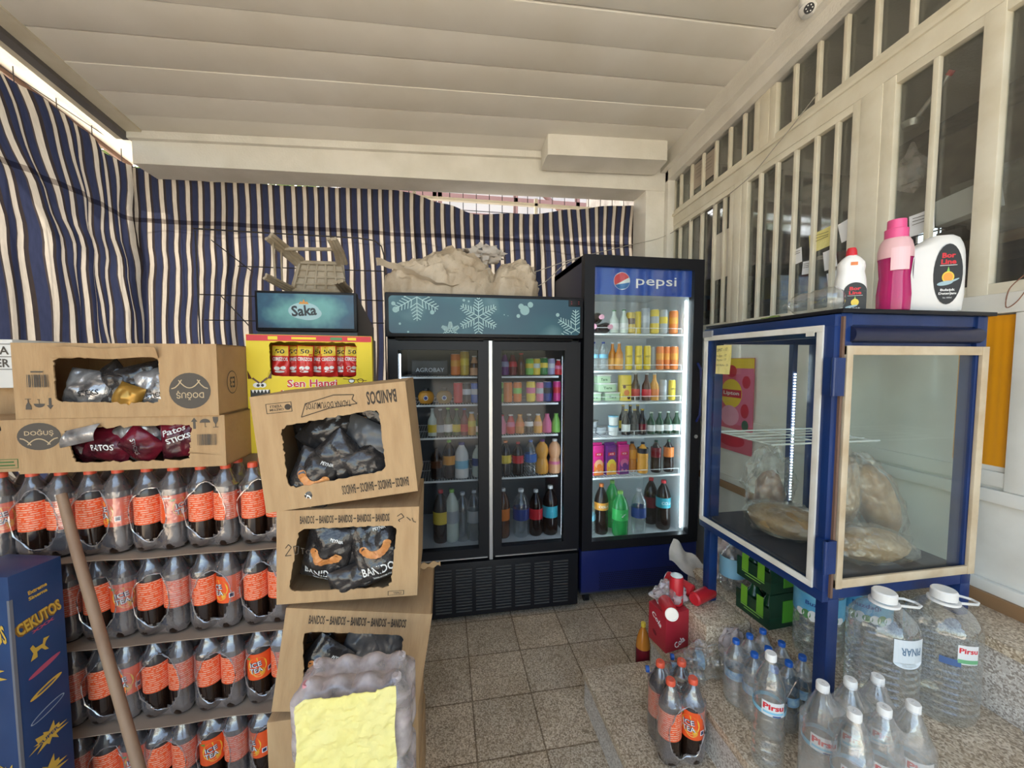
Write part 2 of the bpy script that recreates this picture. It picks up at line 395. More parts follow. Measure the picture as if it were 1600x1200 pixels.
# right wall below the windows: painted steel panels
def lower_wall():
    b = MB(); b.box(XW, XW+.09, 1.015, 2.72, 1.09, 1.60); b.box(XW, XW+.09, -.8, 2.72, .0, 1.09)
    b.box(XW, XW+.09, -.8, .80, 1.09, 1.60)
    b.box(XW-.015, XW, -.8, 2.7, 1.555, 1.615, bev=.003)       # rail beneath the windows
    b.box(XW-.010, XW, -.8, 2.7, 1.03, 1.075, bev=.003); b.box(XW-.02, XW, -.8, 2.7, .98, 1.02, bev=.003)
    b.box(XW-.02, XW, -.8, 2.7, .70, .735, bev=.003)
    for y in (2.62, 2.0, 1.40, .855, .2): b.box(XW-.013, XW-.001, y-.03, y+.03, 1.021, 1.554, bev=.003)
    b.mi = 1; b.box(XW-.03, XW, -.8, 2.7, .66, .70)
    tag(b.build('wall_right', [M['panel'], mat('wood_sill', (.30, .17, .08), .6)]), kind='structure')
lower_wall()
# ribbed amber sheet in the wall panel
b = MB(); n = 14
b.grid(lambda u, v: Vector((XW+.001-.0007*math.cos(u*n*math.pi), .87+u*.145, 1.09+v*.46)), n*2, 1)
tag(b.build('amber_ribbed_sheet', mat('amber_sheet', (.80, .33, .008), .35)), 'translucent amber ribbed sheet set in the wall beside the blue cabinet', 'panel')
b = MB(); b.box(XW+.02, XW+.09, .79, 1.02, 1.08, 1.60); tag(b.build('trim_6', M['panel']), kind='structure')
# windows
def window(i, groups, z0, z1, frames, bars, ya, yb):
    w = struct('window_%d' % i)
    def vert(nm, y, wd, th=.022, x=XW):
        b = MB(); vs = b.box(x-th, x+.01, y-wd/2, y+wd/2, z0, z1, bev=.0025)
        for v in vs: v.co.z = shear(v.co.y, v.co.z)
        b.build(nm, M['cream'], w)
    for y in bars: vert('bar', y, .017, .010, XW+.002)
    b = MB()
    for y, wd in frames: b.box(XW-.012, XW+.02, y-wd/2, y+wd/2, z0, z1, bev=.003)
    for za, zb in ((z0, z0+.03), (z1-.03, z1)): b.box(XW-.010, XW+.02, yb, ya, za, zb, bev=.003)
    for v in b.bm.verts: v.co.z = shear(v.co.y, v.co.z)
    b.build('window_frame', M['cream'], w)
    b = MB(); vs = b.box(XW+.012, XW+.016, yb, ya, z0, z1)
    for v in vs: v.co.z = shear(v.co.y, v.co.z)
    b.build('pane', M['pane'], w)
window(1, 0, 2.47, 2.80, [(2.69, .04), (1.90, .04)], [2.59, 2.47, 2.35, 2.23, 2.11, 2.00], 2.71, 1.88)
window(2, 0, 2.47, 2.80, [(1.80, .04), (.02, .05)], [1.68, 1.56, 1.44, 1.32, 1.20, 1.08, .96, .84, .70, .55, .35, .2], 1.82, 0)
window(3, 0, 1.615, 2.39, [(2.69, .04), (2.07, .035)], [2.59, 2.47, 2.35, 2.23, 2.14], 2.71, 2.05)
window(4, 0, 1.615, 2.39, [(1.975, .04), (1.375, .035)], [1.87, 1.765, 1.66, 1.555, 1.46], 1.995, 1.36)
window(5, 0, 1.615, 2.39, [(1.26, .045), (.975, .05), (.5, .05), (.02, .05)], [1.12, .74], 1.28, 0)
b = MB()
for z0, z1, th in ((2.39, 2.47, .012), (2.455, 2.475, .022)):
    vs = b.box(XW-th, XW+.04, 0, 2.71, z0, z1, bev=.004)
for y0, y1 in ((1.995, 2.05), (1.28, 1.36)): b.box(XW-.014, XW+.04, y0, y1, 1.6, 2.39, bev=.003)
b.box(XW-.014, XW+.04, 1.82, 1.88, 2.47, 2.80, bev=.003)
for v in b.bm.verts: v.co.z = shear(v.co.y, v.co.z)
tag(b.build('trim_7', M['cream']), kind='structure')
# shop room behind the windows
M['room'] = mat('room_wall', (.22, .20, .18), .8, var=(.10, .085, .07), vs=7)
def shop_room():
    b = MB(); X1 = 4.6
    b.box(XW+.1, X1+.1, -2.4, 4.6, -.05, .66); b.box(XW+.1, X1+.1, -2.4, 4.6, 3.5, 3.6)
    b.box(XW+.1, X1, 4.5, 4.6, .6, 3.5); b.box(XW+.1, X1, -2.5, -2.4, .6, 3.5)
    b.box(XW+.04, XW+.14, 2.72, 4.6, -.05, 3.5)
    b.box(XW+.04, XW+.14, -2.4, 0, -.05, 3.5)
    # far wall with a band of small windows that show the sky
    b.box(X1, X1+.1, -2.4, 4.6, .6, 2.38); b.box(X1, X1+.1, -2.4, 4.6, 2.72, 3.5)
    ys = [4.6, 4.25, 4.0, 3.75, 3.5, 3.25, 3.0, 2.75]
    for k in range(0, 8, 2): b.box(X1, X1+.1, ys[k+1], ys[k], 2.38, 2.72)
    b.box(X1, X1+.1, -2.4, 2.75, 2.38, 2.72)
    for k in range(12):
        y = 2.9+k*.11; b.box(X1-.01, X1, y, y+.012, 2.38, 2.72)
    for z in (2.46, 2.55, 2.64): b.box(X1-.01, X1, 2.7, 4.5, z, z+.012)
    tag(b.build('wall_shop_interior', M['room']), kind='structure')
shop_room()
b = MB(); vs = b.box(XW+.03, 3.2, -.8, 2.72, 2.9, 3.0)
for v in vs: v.co.z = v.co.z+.11*(2.7-v.co.y)
tag(b.build('trim_8', M['wallw']), kind='structure')
# interior shelving, seen dim through the panes
random.seed(4)
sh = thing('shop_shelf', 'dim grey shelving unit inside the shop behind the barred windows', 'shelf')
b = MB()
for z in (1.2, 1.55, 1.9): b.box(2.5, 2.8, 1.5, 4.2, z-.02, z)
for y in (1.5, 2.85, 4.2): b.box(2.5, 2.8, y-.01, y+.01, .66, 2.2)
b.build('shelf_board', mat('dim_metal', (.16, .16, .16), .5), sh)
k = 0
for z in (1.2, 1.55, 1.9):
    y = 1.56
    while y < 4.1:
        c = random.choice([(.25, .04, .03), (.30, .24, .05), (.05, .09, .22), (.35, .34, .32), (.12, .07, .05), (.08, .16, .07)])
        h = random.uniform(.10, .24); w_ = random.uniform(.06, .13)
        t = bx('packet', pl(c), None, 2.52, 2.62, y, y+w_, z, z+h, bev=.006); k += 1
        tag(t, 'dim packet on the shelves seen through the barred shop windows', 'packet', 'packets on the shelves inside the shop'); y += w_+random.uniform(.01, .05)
# camouflage-like brown lower cloth display near the right edge
b = MB(); b.box(2.3, 2.36, .1, 1.55, 2.05, 2.45, bev=.01)
tag(b.build('patterned_board', mat('brown_pattern', (.10, .08, .06), .8, var=(.19, .16, .12), vs=14)), 'brown mottled board hanging inside the shop behind the right panes', 'board')
b = MB(); b.box(2.0, 2.35, .1, 1.45, 1.84, 1.88, bev=.004)
tag(b.build('wooden_shelf_board', mat('wood_board', (.30, .20, .12), .6, var=(.22, .14, .08), vs=9)), 'wooden plank shelf just inside the right shop window', 'shelf')
def crumple(b, cx, cy, cz, rx, ry, rz, amp=.25, fr=3, seed=0, n=28, zmin=None):
    off = Vector((seed*3.1, seed*1.7, 0))
    def f(u, v):
        a = 2*math.pi*u; t = math.pi*v
        d = Vector((math.sin(t)*math.cos(a), math.sin(t)*math.sin(a), math.cos(t)))
        k = 1+amp*noise.noise(d*fr+off)+amp*.45*noise.noise(d*fr*2.7+off)+amp*.2*abs(noise.noise(d*fr*6+off))
        p = Vector((cx+d.x*rx*k, cy+d.y*ry*k, cz+d.z*rz*k))
        if zmin is not None and p.z < zmin: p.z = zmin
        return p
    vs = b.grid(f, n, n//2, closeu=True); bmesh.ops.remove_doubles(b.bm, verts=vs, dist=1e-5)
b = MB(); crumple(b, 2.05, 1.0, 2.0, .2, .30, .12, seed=5, zmin=1.885)
tag(b.build('wrapped_bundle', mat('grey_wrap', (.20, .19, .17), .3, bump=.8, bs=12)), 'grey plastic-wrapped bundle on the plank shelf inside the right window', 'bundle')
def pp(px, py, X, w, h, rot=0):
    p = PX(px, py, X); return p
def note(px, py, w, h, label, m=None, ang=0, X=XW+.009, nm='paper_note', lines=0):
    p = PX(px, py, X); t = thing(nm, label, 'paper note', p, (0, 0, R(-90)))
    b = MB(); b.grid(lambda u, v: Vector(((u-.5)*w, .002*math.sin(u*5)+.0005, (v-.5)*h)), 6, 2)
    o = b.build('sheet', m or M['paper'], t); o.rotation_euler[1] = ang
    if lines: lettering('writing', [rectp(0, h*(.3-.14*k), w*.7, .002) for k in range(lines)], M['inkg'], t, (0, -.003, 0)).rotation_euler[1] = ang
    return t
note(1282, 375, .11, .085, 'yellow handwritten note taped inside the barred window', M['yel'], R(-6), lines=3, nm='yellow_note')
note(1246, 400, .05, .07, 'small white note left of the yellow note in window', ang=R(-5), lines=2)
note(1261, 418, .05, .06, 'small white note just below the yellow note in window', ang=R(4), lines=3)
note(1297, 405, .06, .085, 'white note behind the bar right of the yellow note', ang=R(-8))
note(1330, 355, .10, .085, 'torn white sheet in the window above the white dish soap', ang=R(-14))
note(1301, 435, .05, .06, 'lowest small white note behind the crumpled clear bottle', ang=R(-9))
note(1440, 348, .075, .075, 'white printed slip in the window right of the pink bottle', ang=R(-4), lines=3)
note(1135, 395, .22, .28, 'large cream sheet leaning inside the far lower window', mat('cream_sheet', (.62, .58, .50), .8), R(-4))
note(1100, 265, .22, .16, 'faded printed notice inside the far upper window', mat('faded_sheet', (.40, .34, .28), .8), R(-3), lines=4)
bt = thing('white_box', 'white carton behind the right shop window above detergent jug', 'box', PX(1502, 318, 1.73), (0, 0, R(-90)))
b = MB(); b.box(-.075, .075, 0, .05, -.045, .045, bev=.003); o = b.build('carton_body', M['paper'], bt); o.rotation_euler[1] = R(-8)
# hanging ladle and bag
hb = thing('hanging_ladle', 'metal ladle with red tip hanging inside the right window', 'ladle', PX(1440, 165, 1.71))
a = PX(1482, 118, 1.71); c = PX(1425, 195, 1.71); o_ = hb.location
b = MB(); b.cyl(a-o_, c-o_, .008); b.lathe([(0, -.02), (.025, -.01), (.032, .012), (.03, .012), (.022, -.006), (0, -.014)], 14, M4=Matrix.Translation(c-o_)); b.build('handle', M['alu'], hb)
b = MB(); b.cyl(a-o_, a-o_+(a-c).normalized()*.015, .010); tag(b.build('tip', M['rprint'], hb), 'red tip')
hp = thing('plastic_bag', 'clear plastic bag hanging below the ladle inside right window', 'plastic bag', PX(1424, 262, 1.72))
b = MB(); crumple(b, 0, 0, -.02, .035, .055, .06, seed=9, amp=.3); b.tube([(0, 0, .02), (0, .0, .09)], [.03, .006]); b.build('bag', M['filmw'], hp)

# curtain ------------------------------------------------------------
def curtain_mat():
    m, t, n, l = _new('striped_cloth'); n.remove(n['Principled BSDF'])
    uv = n.new('ShaderNodeUVMap'); sp = n.new('ShaderNodeSeparateXYZ'); l.new(uv.outputs[0], sp.inputs[0])
    md = n.new('ShaderNodeMath'); md.operation = 'FRACT'; l.new(sp.outputs[0], md.inputs[0])
    r = n.new('ShaderNodeValToRGB'); r.color_ramp.interpolation = 'CONSTANT'; e = r.color_ramp.elements
    e[0].position = 0; e[0].color = (.64, .58, .50, 1); e[1].position = .31; e[1].color = (.052, .042, .042, 1)
    x = e.new(.50); x.color = (.040, .048, .098, 1); x = e.new(.92); x.color = (.08, .065, .065, 1)
    l.new(md.outputs[0], r.inputs[0])
    # woven horizontal threads and worn patches
    no = n.new('ShaderNodeTexNoise'); no.inputs['Scale'].default_value = 9; l.new(uv.outputs[0], no.inputs['Vector'])
    mx = n.new('ShaderNodeMixRGB'); mx.blend_type = 'MULTIPLY'; mx.inputs[0].default_value = .35
    l.new(r.outputs[0], mx.inputs[1]); l.new(no.outputs['Fac'], mx.inputs[2])
    s1 = n.new('ShaderNodeMath'); s1.operation = 'COMPARE'; s1.inputs[1].default_value = 2.33*2; s1.inputs[2].default_value = .028; l.new(sp.outputs[1], s1.inputs[0])
    sm = n.new('ShaderNodeMixRGB'); sm.blend_type = 'MULTIPLY'; sm.inputs[2].default_value = (.45, .42, .42, 1); l.new(s1.outputs[0], sm.inputs[0]); l.new(mx.outputs[0], sm.inputs[1]); mx = sm
    df = n.new('ShaderNodeBsdfDiffuse'); tl = n.new('ShaderNodeBsdfTranslucent')
    l.new(mx.outputs[0], df.inputs[0]); l.new(mx.outputs[0], tl.inputs[0])
    ms = n.new('ShaderNodeMixShader'); ms.inputs[0].default_value = .20
    l.new(df.outputs[0], ms.inputs[1]); l.new(tl.outputs[0], ms.inputs[2]); l.new(ms.outputs[0], n['Material Output'].inputs[0]); return m
M['curtain'] = curtain_mat()
PITCH = .0735
def curtain(name, P, s0, s1, ztop, zbot, amp, label, skew, nseg):
    """P(s)->(x,y), normal(s); the cloth coordinate runs along s so stripes follow the cloth"""
    bm = bmesh.new(); uvl = bm.loops.layers.uv.new('UVMap'); nz = 48; g = []
    for i in range(nseg+1):
        s = s0+(s1-s0)*i/nseg; col = []
        for j in range(nz+1):
            v = j/nz; zt = ztop(s); z = zbot+(zt-zbot)*v
            h = (z-zbot)/(2.7-zbot)
            ss = s+skew(s, z)
            x, y, nx, ny = P(ss)
            d = amp*(math.sin(s*11+1.3*math.sin(z*2.1+s*2))+.5*math.sin(s*26+z*2.0)+.35*math.sin(s*47-z*3))*(1.15-.6*h)+.012*noise.noise(Vector((s*3, z*4, 1)))*2
            if 1.95 < z < 2.15: d += .012*math.cos((z-2.05)*math.pi/.2)
            col.append((bm.verts.new((x+nx*d, y+ny*d, z)), s, z))
        g.append(col)
    for i in range(nseg):
        for j in range(nz):
            q = [g[i][j], g[i+1][j], g[i+1][j+1], g[i][j+1]]; f = bm.faces.new([a[0] for a in q]); f.smooth = True
            for lp, a in zip(f.loops, q): lp[uvl].uv = (a[1]/PITCH, a[2]*2)
    me = bpy.data.meshes.new(name); bm.to_mesh(me); bm.free(); me.materials.append(M['curtain'])
    return tag(link(name, me), label, 'curtain')
import bisect
def interp(pts, x):
    xs = [p[0] for p in pts]
    if x <= xs[0]: return pts[0][1]
    if x >= xs[-1]: return pts[-1][1]
    i = bisect.bisect(xs, x)-1; a, b_ = pts[i], pts[i+1]; t = (x-a[0])/(b_[0]-a[0]); t = t*t*(3-2*t)
    return a[1]+(b_[1]-a[1])*t
tops = []
for px, py in ((215, 262), (260, 272), (330, 283), (430, 288), (520, 292), (600, 293), (640, 300), (700, 318), (750, 334), (830, 334), (900, 326), (960, 322), (1003, 322)):
    p = PY(px, py, 2.96); tops.append((p.x, p.z))
curtain('striped_curtain', lambda s: (s, 2.97, 0, 1), -2.01, tops[-1][0], lambda s: interp(tops, s), .015, .007,
        'navy and white striped cloth hung along the back behind the fridges', lambda s, z: .02*noise.noise(Vector((s*1.5, z*1.4, 3)))*2+(.05*(2.7-z) if s < -1.3 else 0)*.4*math.sin(z*3), 520)
topl = []
for px, py in ((-60, 42), (0, 95), (40, 132), (100, 178), (150, 213), (178, 243), (213, 262)):
    p = PX(px, py, -1.96); topl.append((p.y, p.z))
topl = [(-.5, 2.85)]+topl
curtain('striped_curtain', lambda s: (-1.97, s, 1, 0), -.5, 3.01, lambda s: interp(topl, s), .015, .032,
        'navy and white striped cloth draped down the left side with deep folds', lambda s, z: (-.36*max(0, z-2.3)-.10*(z-2.3)*(z < 2.3)+.05*math.sin(z*3.2+s*3.3)*(2.5-z))*min(1, max(0, (2.98-s)/.5)), 620)
# steel mesh guards outside the cloth
def mesh_guard(name, label, pts_fn, n, zs, label2=None):
    b = MB()
    for i in range(n+1):
        p = pts_fn(i/n); b.tube([(p[0], p[1], 1.2), (p[0], p[1], 2.84)], .0028, 4)
    for z in zs: b.tube([tuple(pts_fn(0))+(z,), tuple(pts_fn(1))+(z,)], .0028, 4)
    return tag(b.build(name, M['steel']), label, 'wire mesh')
mesh_guard('wire_mesh_guard', 'thin steel wire grid behind the back curtain', lambda t: (-1.95+3.4*t, 3.06), 34, (2.40, 2.48, 2.56, 2.64, 2.74))
mesh_guard('wire_mesh_guard', 'thin steel wire grid outside the left curtain', lambda t: (-2.05, -.2+3.2*t), 15, (2.60, 2.70, 2.80))
b = MB()
for px in (352, 647, 838): 
    p = PY(px, 300, 3.0); b.box(p.x-.012, p.x+.012, 3.0, 3.03, 0, 2.66)
b.box(-1.95, 1.5, 3.0, 3.03, 2.605, 2.625); b.box(1.475, 1.50, 3.0, 3.03, 0, 2.66)
tag(b.build('trim_9', M['cream']), kind='structure')
# outside: neighbour house with veranda rails, tree
nb = thing('neighbour_house', 'pale house with brown veranda rails beyond the back curtain', 'house', (1.8, 8.5, 0))
b = MB(); b.box(-3.2, 3, 0, 3, -.06, 6.5); b.build('wall', mat('render_white', (.75, .70, .66), .8), nb)
b = MB()
for z in (3.9, 4.25, 4.6, 5.0): b.box(-3.2, 3, -.6, -.52, z, z+.09)
for x in (-2.0, -1.9, -.4, .9, 2.0): b.box(x, x+.08, -.6, -.52, 3.0, 6)
b.cyl((-2.6, -.5, 3.4), (-2.1, -.5, 5.6), .06); b.cyl((-.2, -.5, 5.2), (1.0, -.5, 4.2), .05)
b.build('veranda_rail', mat('brown_rail', (.28, .14, .12), .6), nb)
b = MB(); b.box(-3.3, 3.1, -.9, 3.1, 6.5, 6.7); b.build('roof', mat('roof_red', (.35, .12, .08), .7), nb)
def tree(x, y, z, r, seed, label):
    t = thing('tree', label, 'tree', (x, y, -.06)); rnd = random.Random(seed)
    b = MB(); b.tube([(0, 0, 0), (.05, 0, z*.5), (-.03, .02, z)], [.10, .08, .04], 8); b.build('trunk', mat('bark%d' % seed, (.12, .08, .05), .9), t)
    b = MB()
    for k in range(1100):
        d = Vector((rnd.gauss(0, 1), rnd.gauss(0, 1), rnd.gauss(0, .8))).normalized()*r*rnd.random()**.4
        c = Vector((0, 0, z))+d; q = Matrix.Translation(c) @ Matrix.Rotation(rnd.random()*6, 4, Vector((rnd.random(), rnd.random(), rnd.random())).normalized())
        b.prism([(-.05, 0), (0, -.02), (.06, 0), (0, .02)], -.001, .001, M4=q)
    b.build('foliage', mat('leaf%d' % seed, (.10, .20, .035), .6, var=(.24, .34, .07), vs=3), t)
tree(-4.6, 6.6, 4.6, .8, 1, 'leafy green tree seen past the left roof corner')
tree(-2.6, 6.8, 4.2, .7, 2, 'small green tree peeking over the back curtain')
# wire display rack leaning at the back
rk = thing('wire_rack', 'black bent-rod rack standing against the striped curtain behind the chair', 'rack', (0, 0, 0))
Y = 2.84
def q(px, py): return PY(px, py, Y)
b = MB(); b.tube([q(302, 357), q(400, 363), q(560, 372), q(585, 376), q(596, 385), q(600, 400), q(603, 520)], .0045, 8); b.build('frame', M['steel'], rk)
for (a, c) in (((372, 416), (600, 424)), ((312, 460), (600, 470)), ((320, 500), (600, 505)), ((330, 375), (395, 425)), ((345, 462), (390, 510))):
    b = MB(); b.tube([q(*a), q(*c)], .0035, 6); b.build('rod', M['steel'], rk)
for px in (305, 602):
    b = MB(); p = q(px, 360 if px < 400 else 500); b.tube([p, (p.x, Y, 0)], .0045, 6); b.build('upright', M['steel'], rk)
# security camera under the cornice
p = PX(1262, 14, 1.545); sc_ = thing('security_camera', 'white dome security camera under the ceiling cornice', 'camera', p+Vector((.0, 0, .012)))
b = MB(); b.lathe([(0, .035), (.03, .035), (.034, .02), (.03, 0), (0, 0)], 20); b.build('mount', M['white'], sc_)
b = MB(); b.lathe([(0, -.034), (.020, -.028), (.031, -.012), (.034, .0), (.028, .012), (0, .014)], 24, c=(0, 0, -.012)); b.build('dome', M['white'], sc_)
b = MB(); d_ = Vector((-.55, -.75, -.55)).normalized(); b.cyl(d_*.022+Vector((0, 0, -.014)), d_*.039+Vector((0, 0, -.014)), .018, 16); ln = b.build('lens', M['dark'], sc_)
b = MB()
for k in range(6):
    a = k*math.pi/3; u_ = d_.cross(Vector((0, 0, 1))).normalized(); v_ = d_.cross(u_)
    c_ = d_*.0392+Vector((0, 0, -.014))+(u_*math.cos(a)+v_*math.sin(a))*.011; b.cyl(c_, c_+d_*.001, .0025, 8)
b.build('infrared_diode', M['wprint'], ln)
b = MB(); b.box(.028, .075, -.012, .012, .012, .035); b.build('arm', M['white'], sc_)
# loose cables
def cable(label, pts, r=.0022, m=None):
    b = MB(); P_ = [Vector(p) for p in pts]; out = []
    for i in range(len(P_)-1):
        p0 = P_[max(i-1, 0)]; p1 = P_[i]; p2 = P_[i+1]; p3 = P_[min(i+2, len(P_)-1)]
        for k in range(8):
            t = k/8; out.append(.5*((2*p1)+(p2-p0)*t+(2*p0-5*p1+4*p2-p3)*t*t+(3*p1-p0-3*p2+p3)*t**3))
    out.append(P_[-1]); b.tube(out, r, 6); return tag(b.build('cable', m or mat('cord', (.35, .32, .27), .6)), label, 'cable')
cable('thin pale cord running from the tall fridge up to the shop windows', [PY(770, 445, 2.3), PY(835, 425, 2.25), PY(905, 402, 2.15), PY(975, 385, 2.4), PX(1045, 366, 1.62), PX(1150, 295, 1.62), PX(1215, 225, 1.62), PX(1278, 145, 1.62)])
cable('thin cord sagging between paper sacks and tall fridge top', [PY(765, 460, 2.25), PY(840, 447, 2.25), PY(880, 415, 2.2), PY(915, 398, 2.15)])
cable('short looped brown wire beside the amber sheet', [PX(1600, 430, 1.64), PX(1577, 452, 1.63), PX(1572, 480, 1.63), PX(1590, 470, 1.63), PX(1612, 440, 1.64)], .0015, mat('brown_wire', (.22, .10, .06), .6))
# steps ---------------------------------------------------------------
def step(name, x0, x1, y0, y1, z0, z1):
    b = MB(); b.box(x0+.012, x1, y0, y1-.012, z0, z1-.03); b.box(x0+.006, x0+.012, y0, y1-.006, z0, z1-.03)
    b.mi = 1; b.box(x0, x1, y0, y1, z1-.03, z1, bev=.004)
    o = b.build(name, [M['riser'], M['tread']]); tag(o, kind='structure'); return o
step('stair_1', .546, .84, -.6, 1.46, 0, .15)
step('stair_2', .815, 1.12, -.6, 1.42, 0, .30)
step('stair_3', 1.11, 1.48, -.6, 1.62, 0, .455)
step('stair_4', 1.46, 1.66, -.6, 1.64, 0, .66)
sb = MB(); sb.box(.925, 1.105, 1.22, 1.42, .301, .45, bev=.006)
sb = sb.build('stone_block', M['tread']); tag(sb, 'speckled stone block at the far end of the steps under the cabinet leg', 'stone block')
# ================================================================== BOTTLES, CANS, CARTONS
PROF = {
 'pet': ([(0, .004), (.55, .0), (.85, .006), (.97, .035), (1, .08), (1, .28), (.955, .36), (.955, .42), (1, .50), (1, .60), (.97, .68), (.84, .76), (.60, .845), (.38, .90), (.30, .93), (.30, .955)], .345, .94, (.37, .60)),
 'glass': ([(0, .004), (.9, 0), (1, .015), (1, .50), (.93, .58), (.62, .68), (.42, .77), (.37, .85), (.36, .955)], .43, .95, (.14, .42)),
 'stub': ([(0, .004), (.9, 0), (1, .015), (1, .36), (.98, .48), (.86, .60), (.68, .72), (.52, .83), (.46, .90), (.46, .95)], .52, .93, (.38, .62)),
 'waist': ([(0, .004), (.8, 0), (.95, .02), (1, .10), (1, .26), (.86, .38), (.72, .46), (.86, .54), (1, .64), (.98, .74), (.78, .84), (.42, .91), (.34, .955)], .40, .94, (.28, .36)),
 'milk': ([(0, .004), (.92, 0), (1, .02), (1, .60), (.95, .68), (.70, .80), (.42, .89), (.36, .92), (.36, .95)], .44, .93, (.28, .50)),
 'rib': ([(0, .01), (.5, .0), (.85, .006), (.97, .03), (1, .07), (1, .11), (.94, .13), (1, .15), (1, .19), (.94, .21), (1, .23), (1, .27), (.94, .29), (1, .31), (1, .35), (.93, .38), (.97, .40), (.97, .56), (.93, .59), (1, .61), (1, .66), (.97, .71), (.84, .78), (.58, .86), (.36, .915), (.29, .935), (.29, .955)], .36, .94, (.42, .55)),
}
_bm = {}
def lathe_mesh(key, prof, seg=20, smooth=True):
    if key not in _bm:
        b = MB(); b.lathe(prof, seg); _bm[key] = b.mesh('lathe', smooth)
    return _bm[key]
def with_mat(me, m):
    k = (me.name, m.name)
    if k not in _bm: q = me.copy(); q.materials.clear(); q.materials.append(m); _bm[k] = q
    return _bm[k]
def bottle(kind, h, r, body, cap, label=None, loc=(0, 0, 0), rz=0, lab='', cat='bottle', group=None, txt=None, txtm=None, parent=None, lz=None, name='bottle', seg=20, capz=None):
    prof, cr, cz, lzz = PROF[kind]; lzz = lz or lzz
    me = with_mat(lathe_mesh((kind, h, r, seg), [(a*r, z*h) for a, z in prof], seg), body)
    if parent is None: t = thing(name, lab, cat, loc, rz, group); link('bottle_body', me, t); sub = t
    else: t = link(name, me, parent, loc, (0, 0, rz)); sub = t
    cm = with_mat(lathe_mesh(('cap', h, r, kind), [(0, h*cz), (cr*r, h*cz), (cr*r, h*.992), (cr*r*.9, h), (0, h)], 16), cap)
    link('cap', cm, sub)
    if label:
        r0 = 1.012*r; z0, z1 = lzz[0]*h, lzz[1]*h
        def rad(z):
            z /= h
            for (a0, b0), (a1, b1) in zip(prof, prof[1:]):
                if b0 <= z <= b1 and b1 > b0: return (a0+(a1-a0)*(z-b0)/(b1-b0))*r*1.012+.0004
            return r0
        if kind in ('pet', 'rib', 'milk'): pf = [(r0, z0), (r0, z1)]; pf = [(r0*.985, z0-.0005)]+pf+[(r0*.985, z1+.0005)]
        else: pf = [(rad(z0+(z1-z0)*i/5), z0+(z1-z0)*i/5) for i in range(6)]
        lm = with_mat(lathe_mesh(('lab', h, r, kind, z0, z1), pf, seg), label)
        link('label', lm, sub)
        if txt:
            w = min(r*1.5, len(txt)*r*.30+r*.4)
            lettering('lettering', [(txt, 0, (z0+z1)/2, w, min((z1-z0)*.35, .02), .02, 0, 0)], txtm or M['wprint'], sub, f=wrapf(r0+.0006))
    return t
def can(h, r, body, accent, loc, lab, group, rz=0, cat='can', txt=None, txtm=None, name='drink_can', rot=None):
    t = thing(name, lab, cat, loc, rot if rot else rz, group)
    p = [(0, .004), (r*.8, 0), (r, h*.05), (r, h*.93), (r*.86, h*.985)]
    link('can_body', with_mat(lathe_mesh(('can', h, r), p, 20), body), t)
    p = [(r*.86, h*.98), (r*.88, h), (r*.80, h*.998), (r*.78, h*.985), (0, h*.985)]
    link('can_lid', with_mat(lathe_mesh(('canl', h, r), p, 20), M['alu']), t)
    if accent:
        p = [(r*1.008, h*.42), (r*1.008, h*.70)]; link('printed_band', with_mat(lathe_mesh(('canb', h, r), p, 20), accent), t)
    if txt: lettering('lettering', [(txt, 0, h*.55, min(h*.5, len(txt)*r*.5), r*.55, .02, R(90) if len(txt) > 3 else 0, 0)], txtm or M['bprint'], t, f=wrapf(r*1.015))
    return t
def carton_drink(w, d, h, m1, m2, m3, loc, lab, group, rz=0):
    t = thing('juice_carton', lab, 'carton', loc, rz, group)
    b = MB(); b.box(-w/2, w/2, -d/2, d/2, 0, h*.93, bev=.002); b.box(-w/2, w/2, -.004, .004, h*.93, h); b.build('carton_body', m1, t)
    lettering('fruit_print', [rectp(0, h*.20, w*.98, h*.38, 1), ell(0, h*.36, w*.8, w*.8, 0), ell(.004, h*.28, w*.5, w*.5, 1), rectp(0, h*.66, w*.7, h*.10, 2), ell(-w*.2, h*.14, w*.25, w*.25, 0), ell(w*.2, h*.12, w*.25, w*.22, 0)], [m2, m3, M['rprint']], t, (0, -d/2-.0006, 0))
    lettering('lettering', [('ICE', 0, h*.66, w*.4, h*.05, .02, 0, 0)], M['wprint'], t, (0, -d/2-.0012, 0)); return t
def tub(r, h, m, lidm, loc, lab, group, txt=None, sq=False, name='food_tub'):
    t = thing(name, lab, 'tub', loc, 0, group)
    if sq:
        b = MB(); b.box(-r, r, -r*.8, r*.8, 0, h*.85, bev=.006); b.build('tub_body', m, t)
        b = MB(); b.box(-r*1.07, r*1.07, -r*.87, r*.87, h*.85, h, bev=.003); b.build('lid', lidm, t)
        if txt: lettering('lettering', [(txt, 0, h*.45, r*1.0, h*.3, .02, 0, 0)], pl((.03, .12, .04)), t, (0, -r*.8-.001, 0))
    else:
        b = MB(); b.lathe([(0, 0), (r*.85, 0), (r, h*.88), (0, h*.88)], 20); b.build('tub_body', m, t)
        b = MB(); b.lathe([(0, h*.88), (r*1.06, h*.88), (r*1.06, h), (0, h)], 20); b.build('lid', lidm, t)
    return t
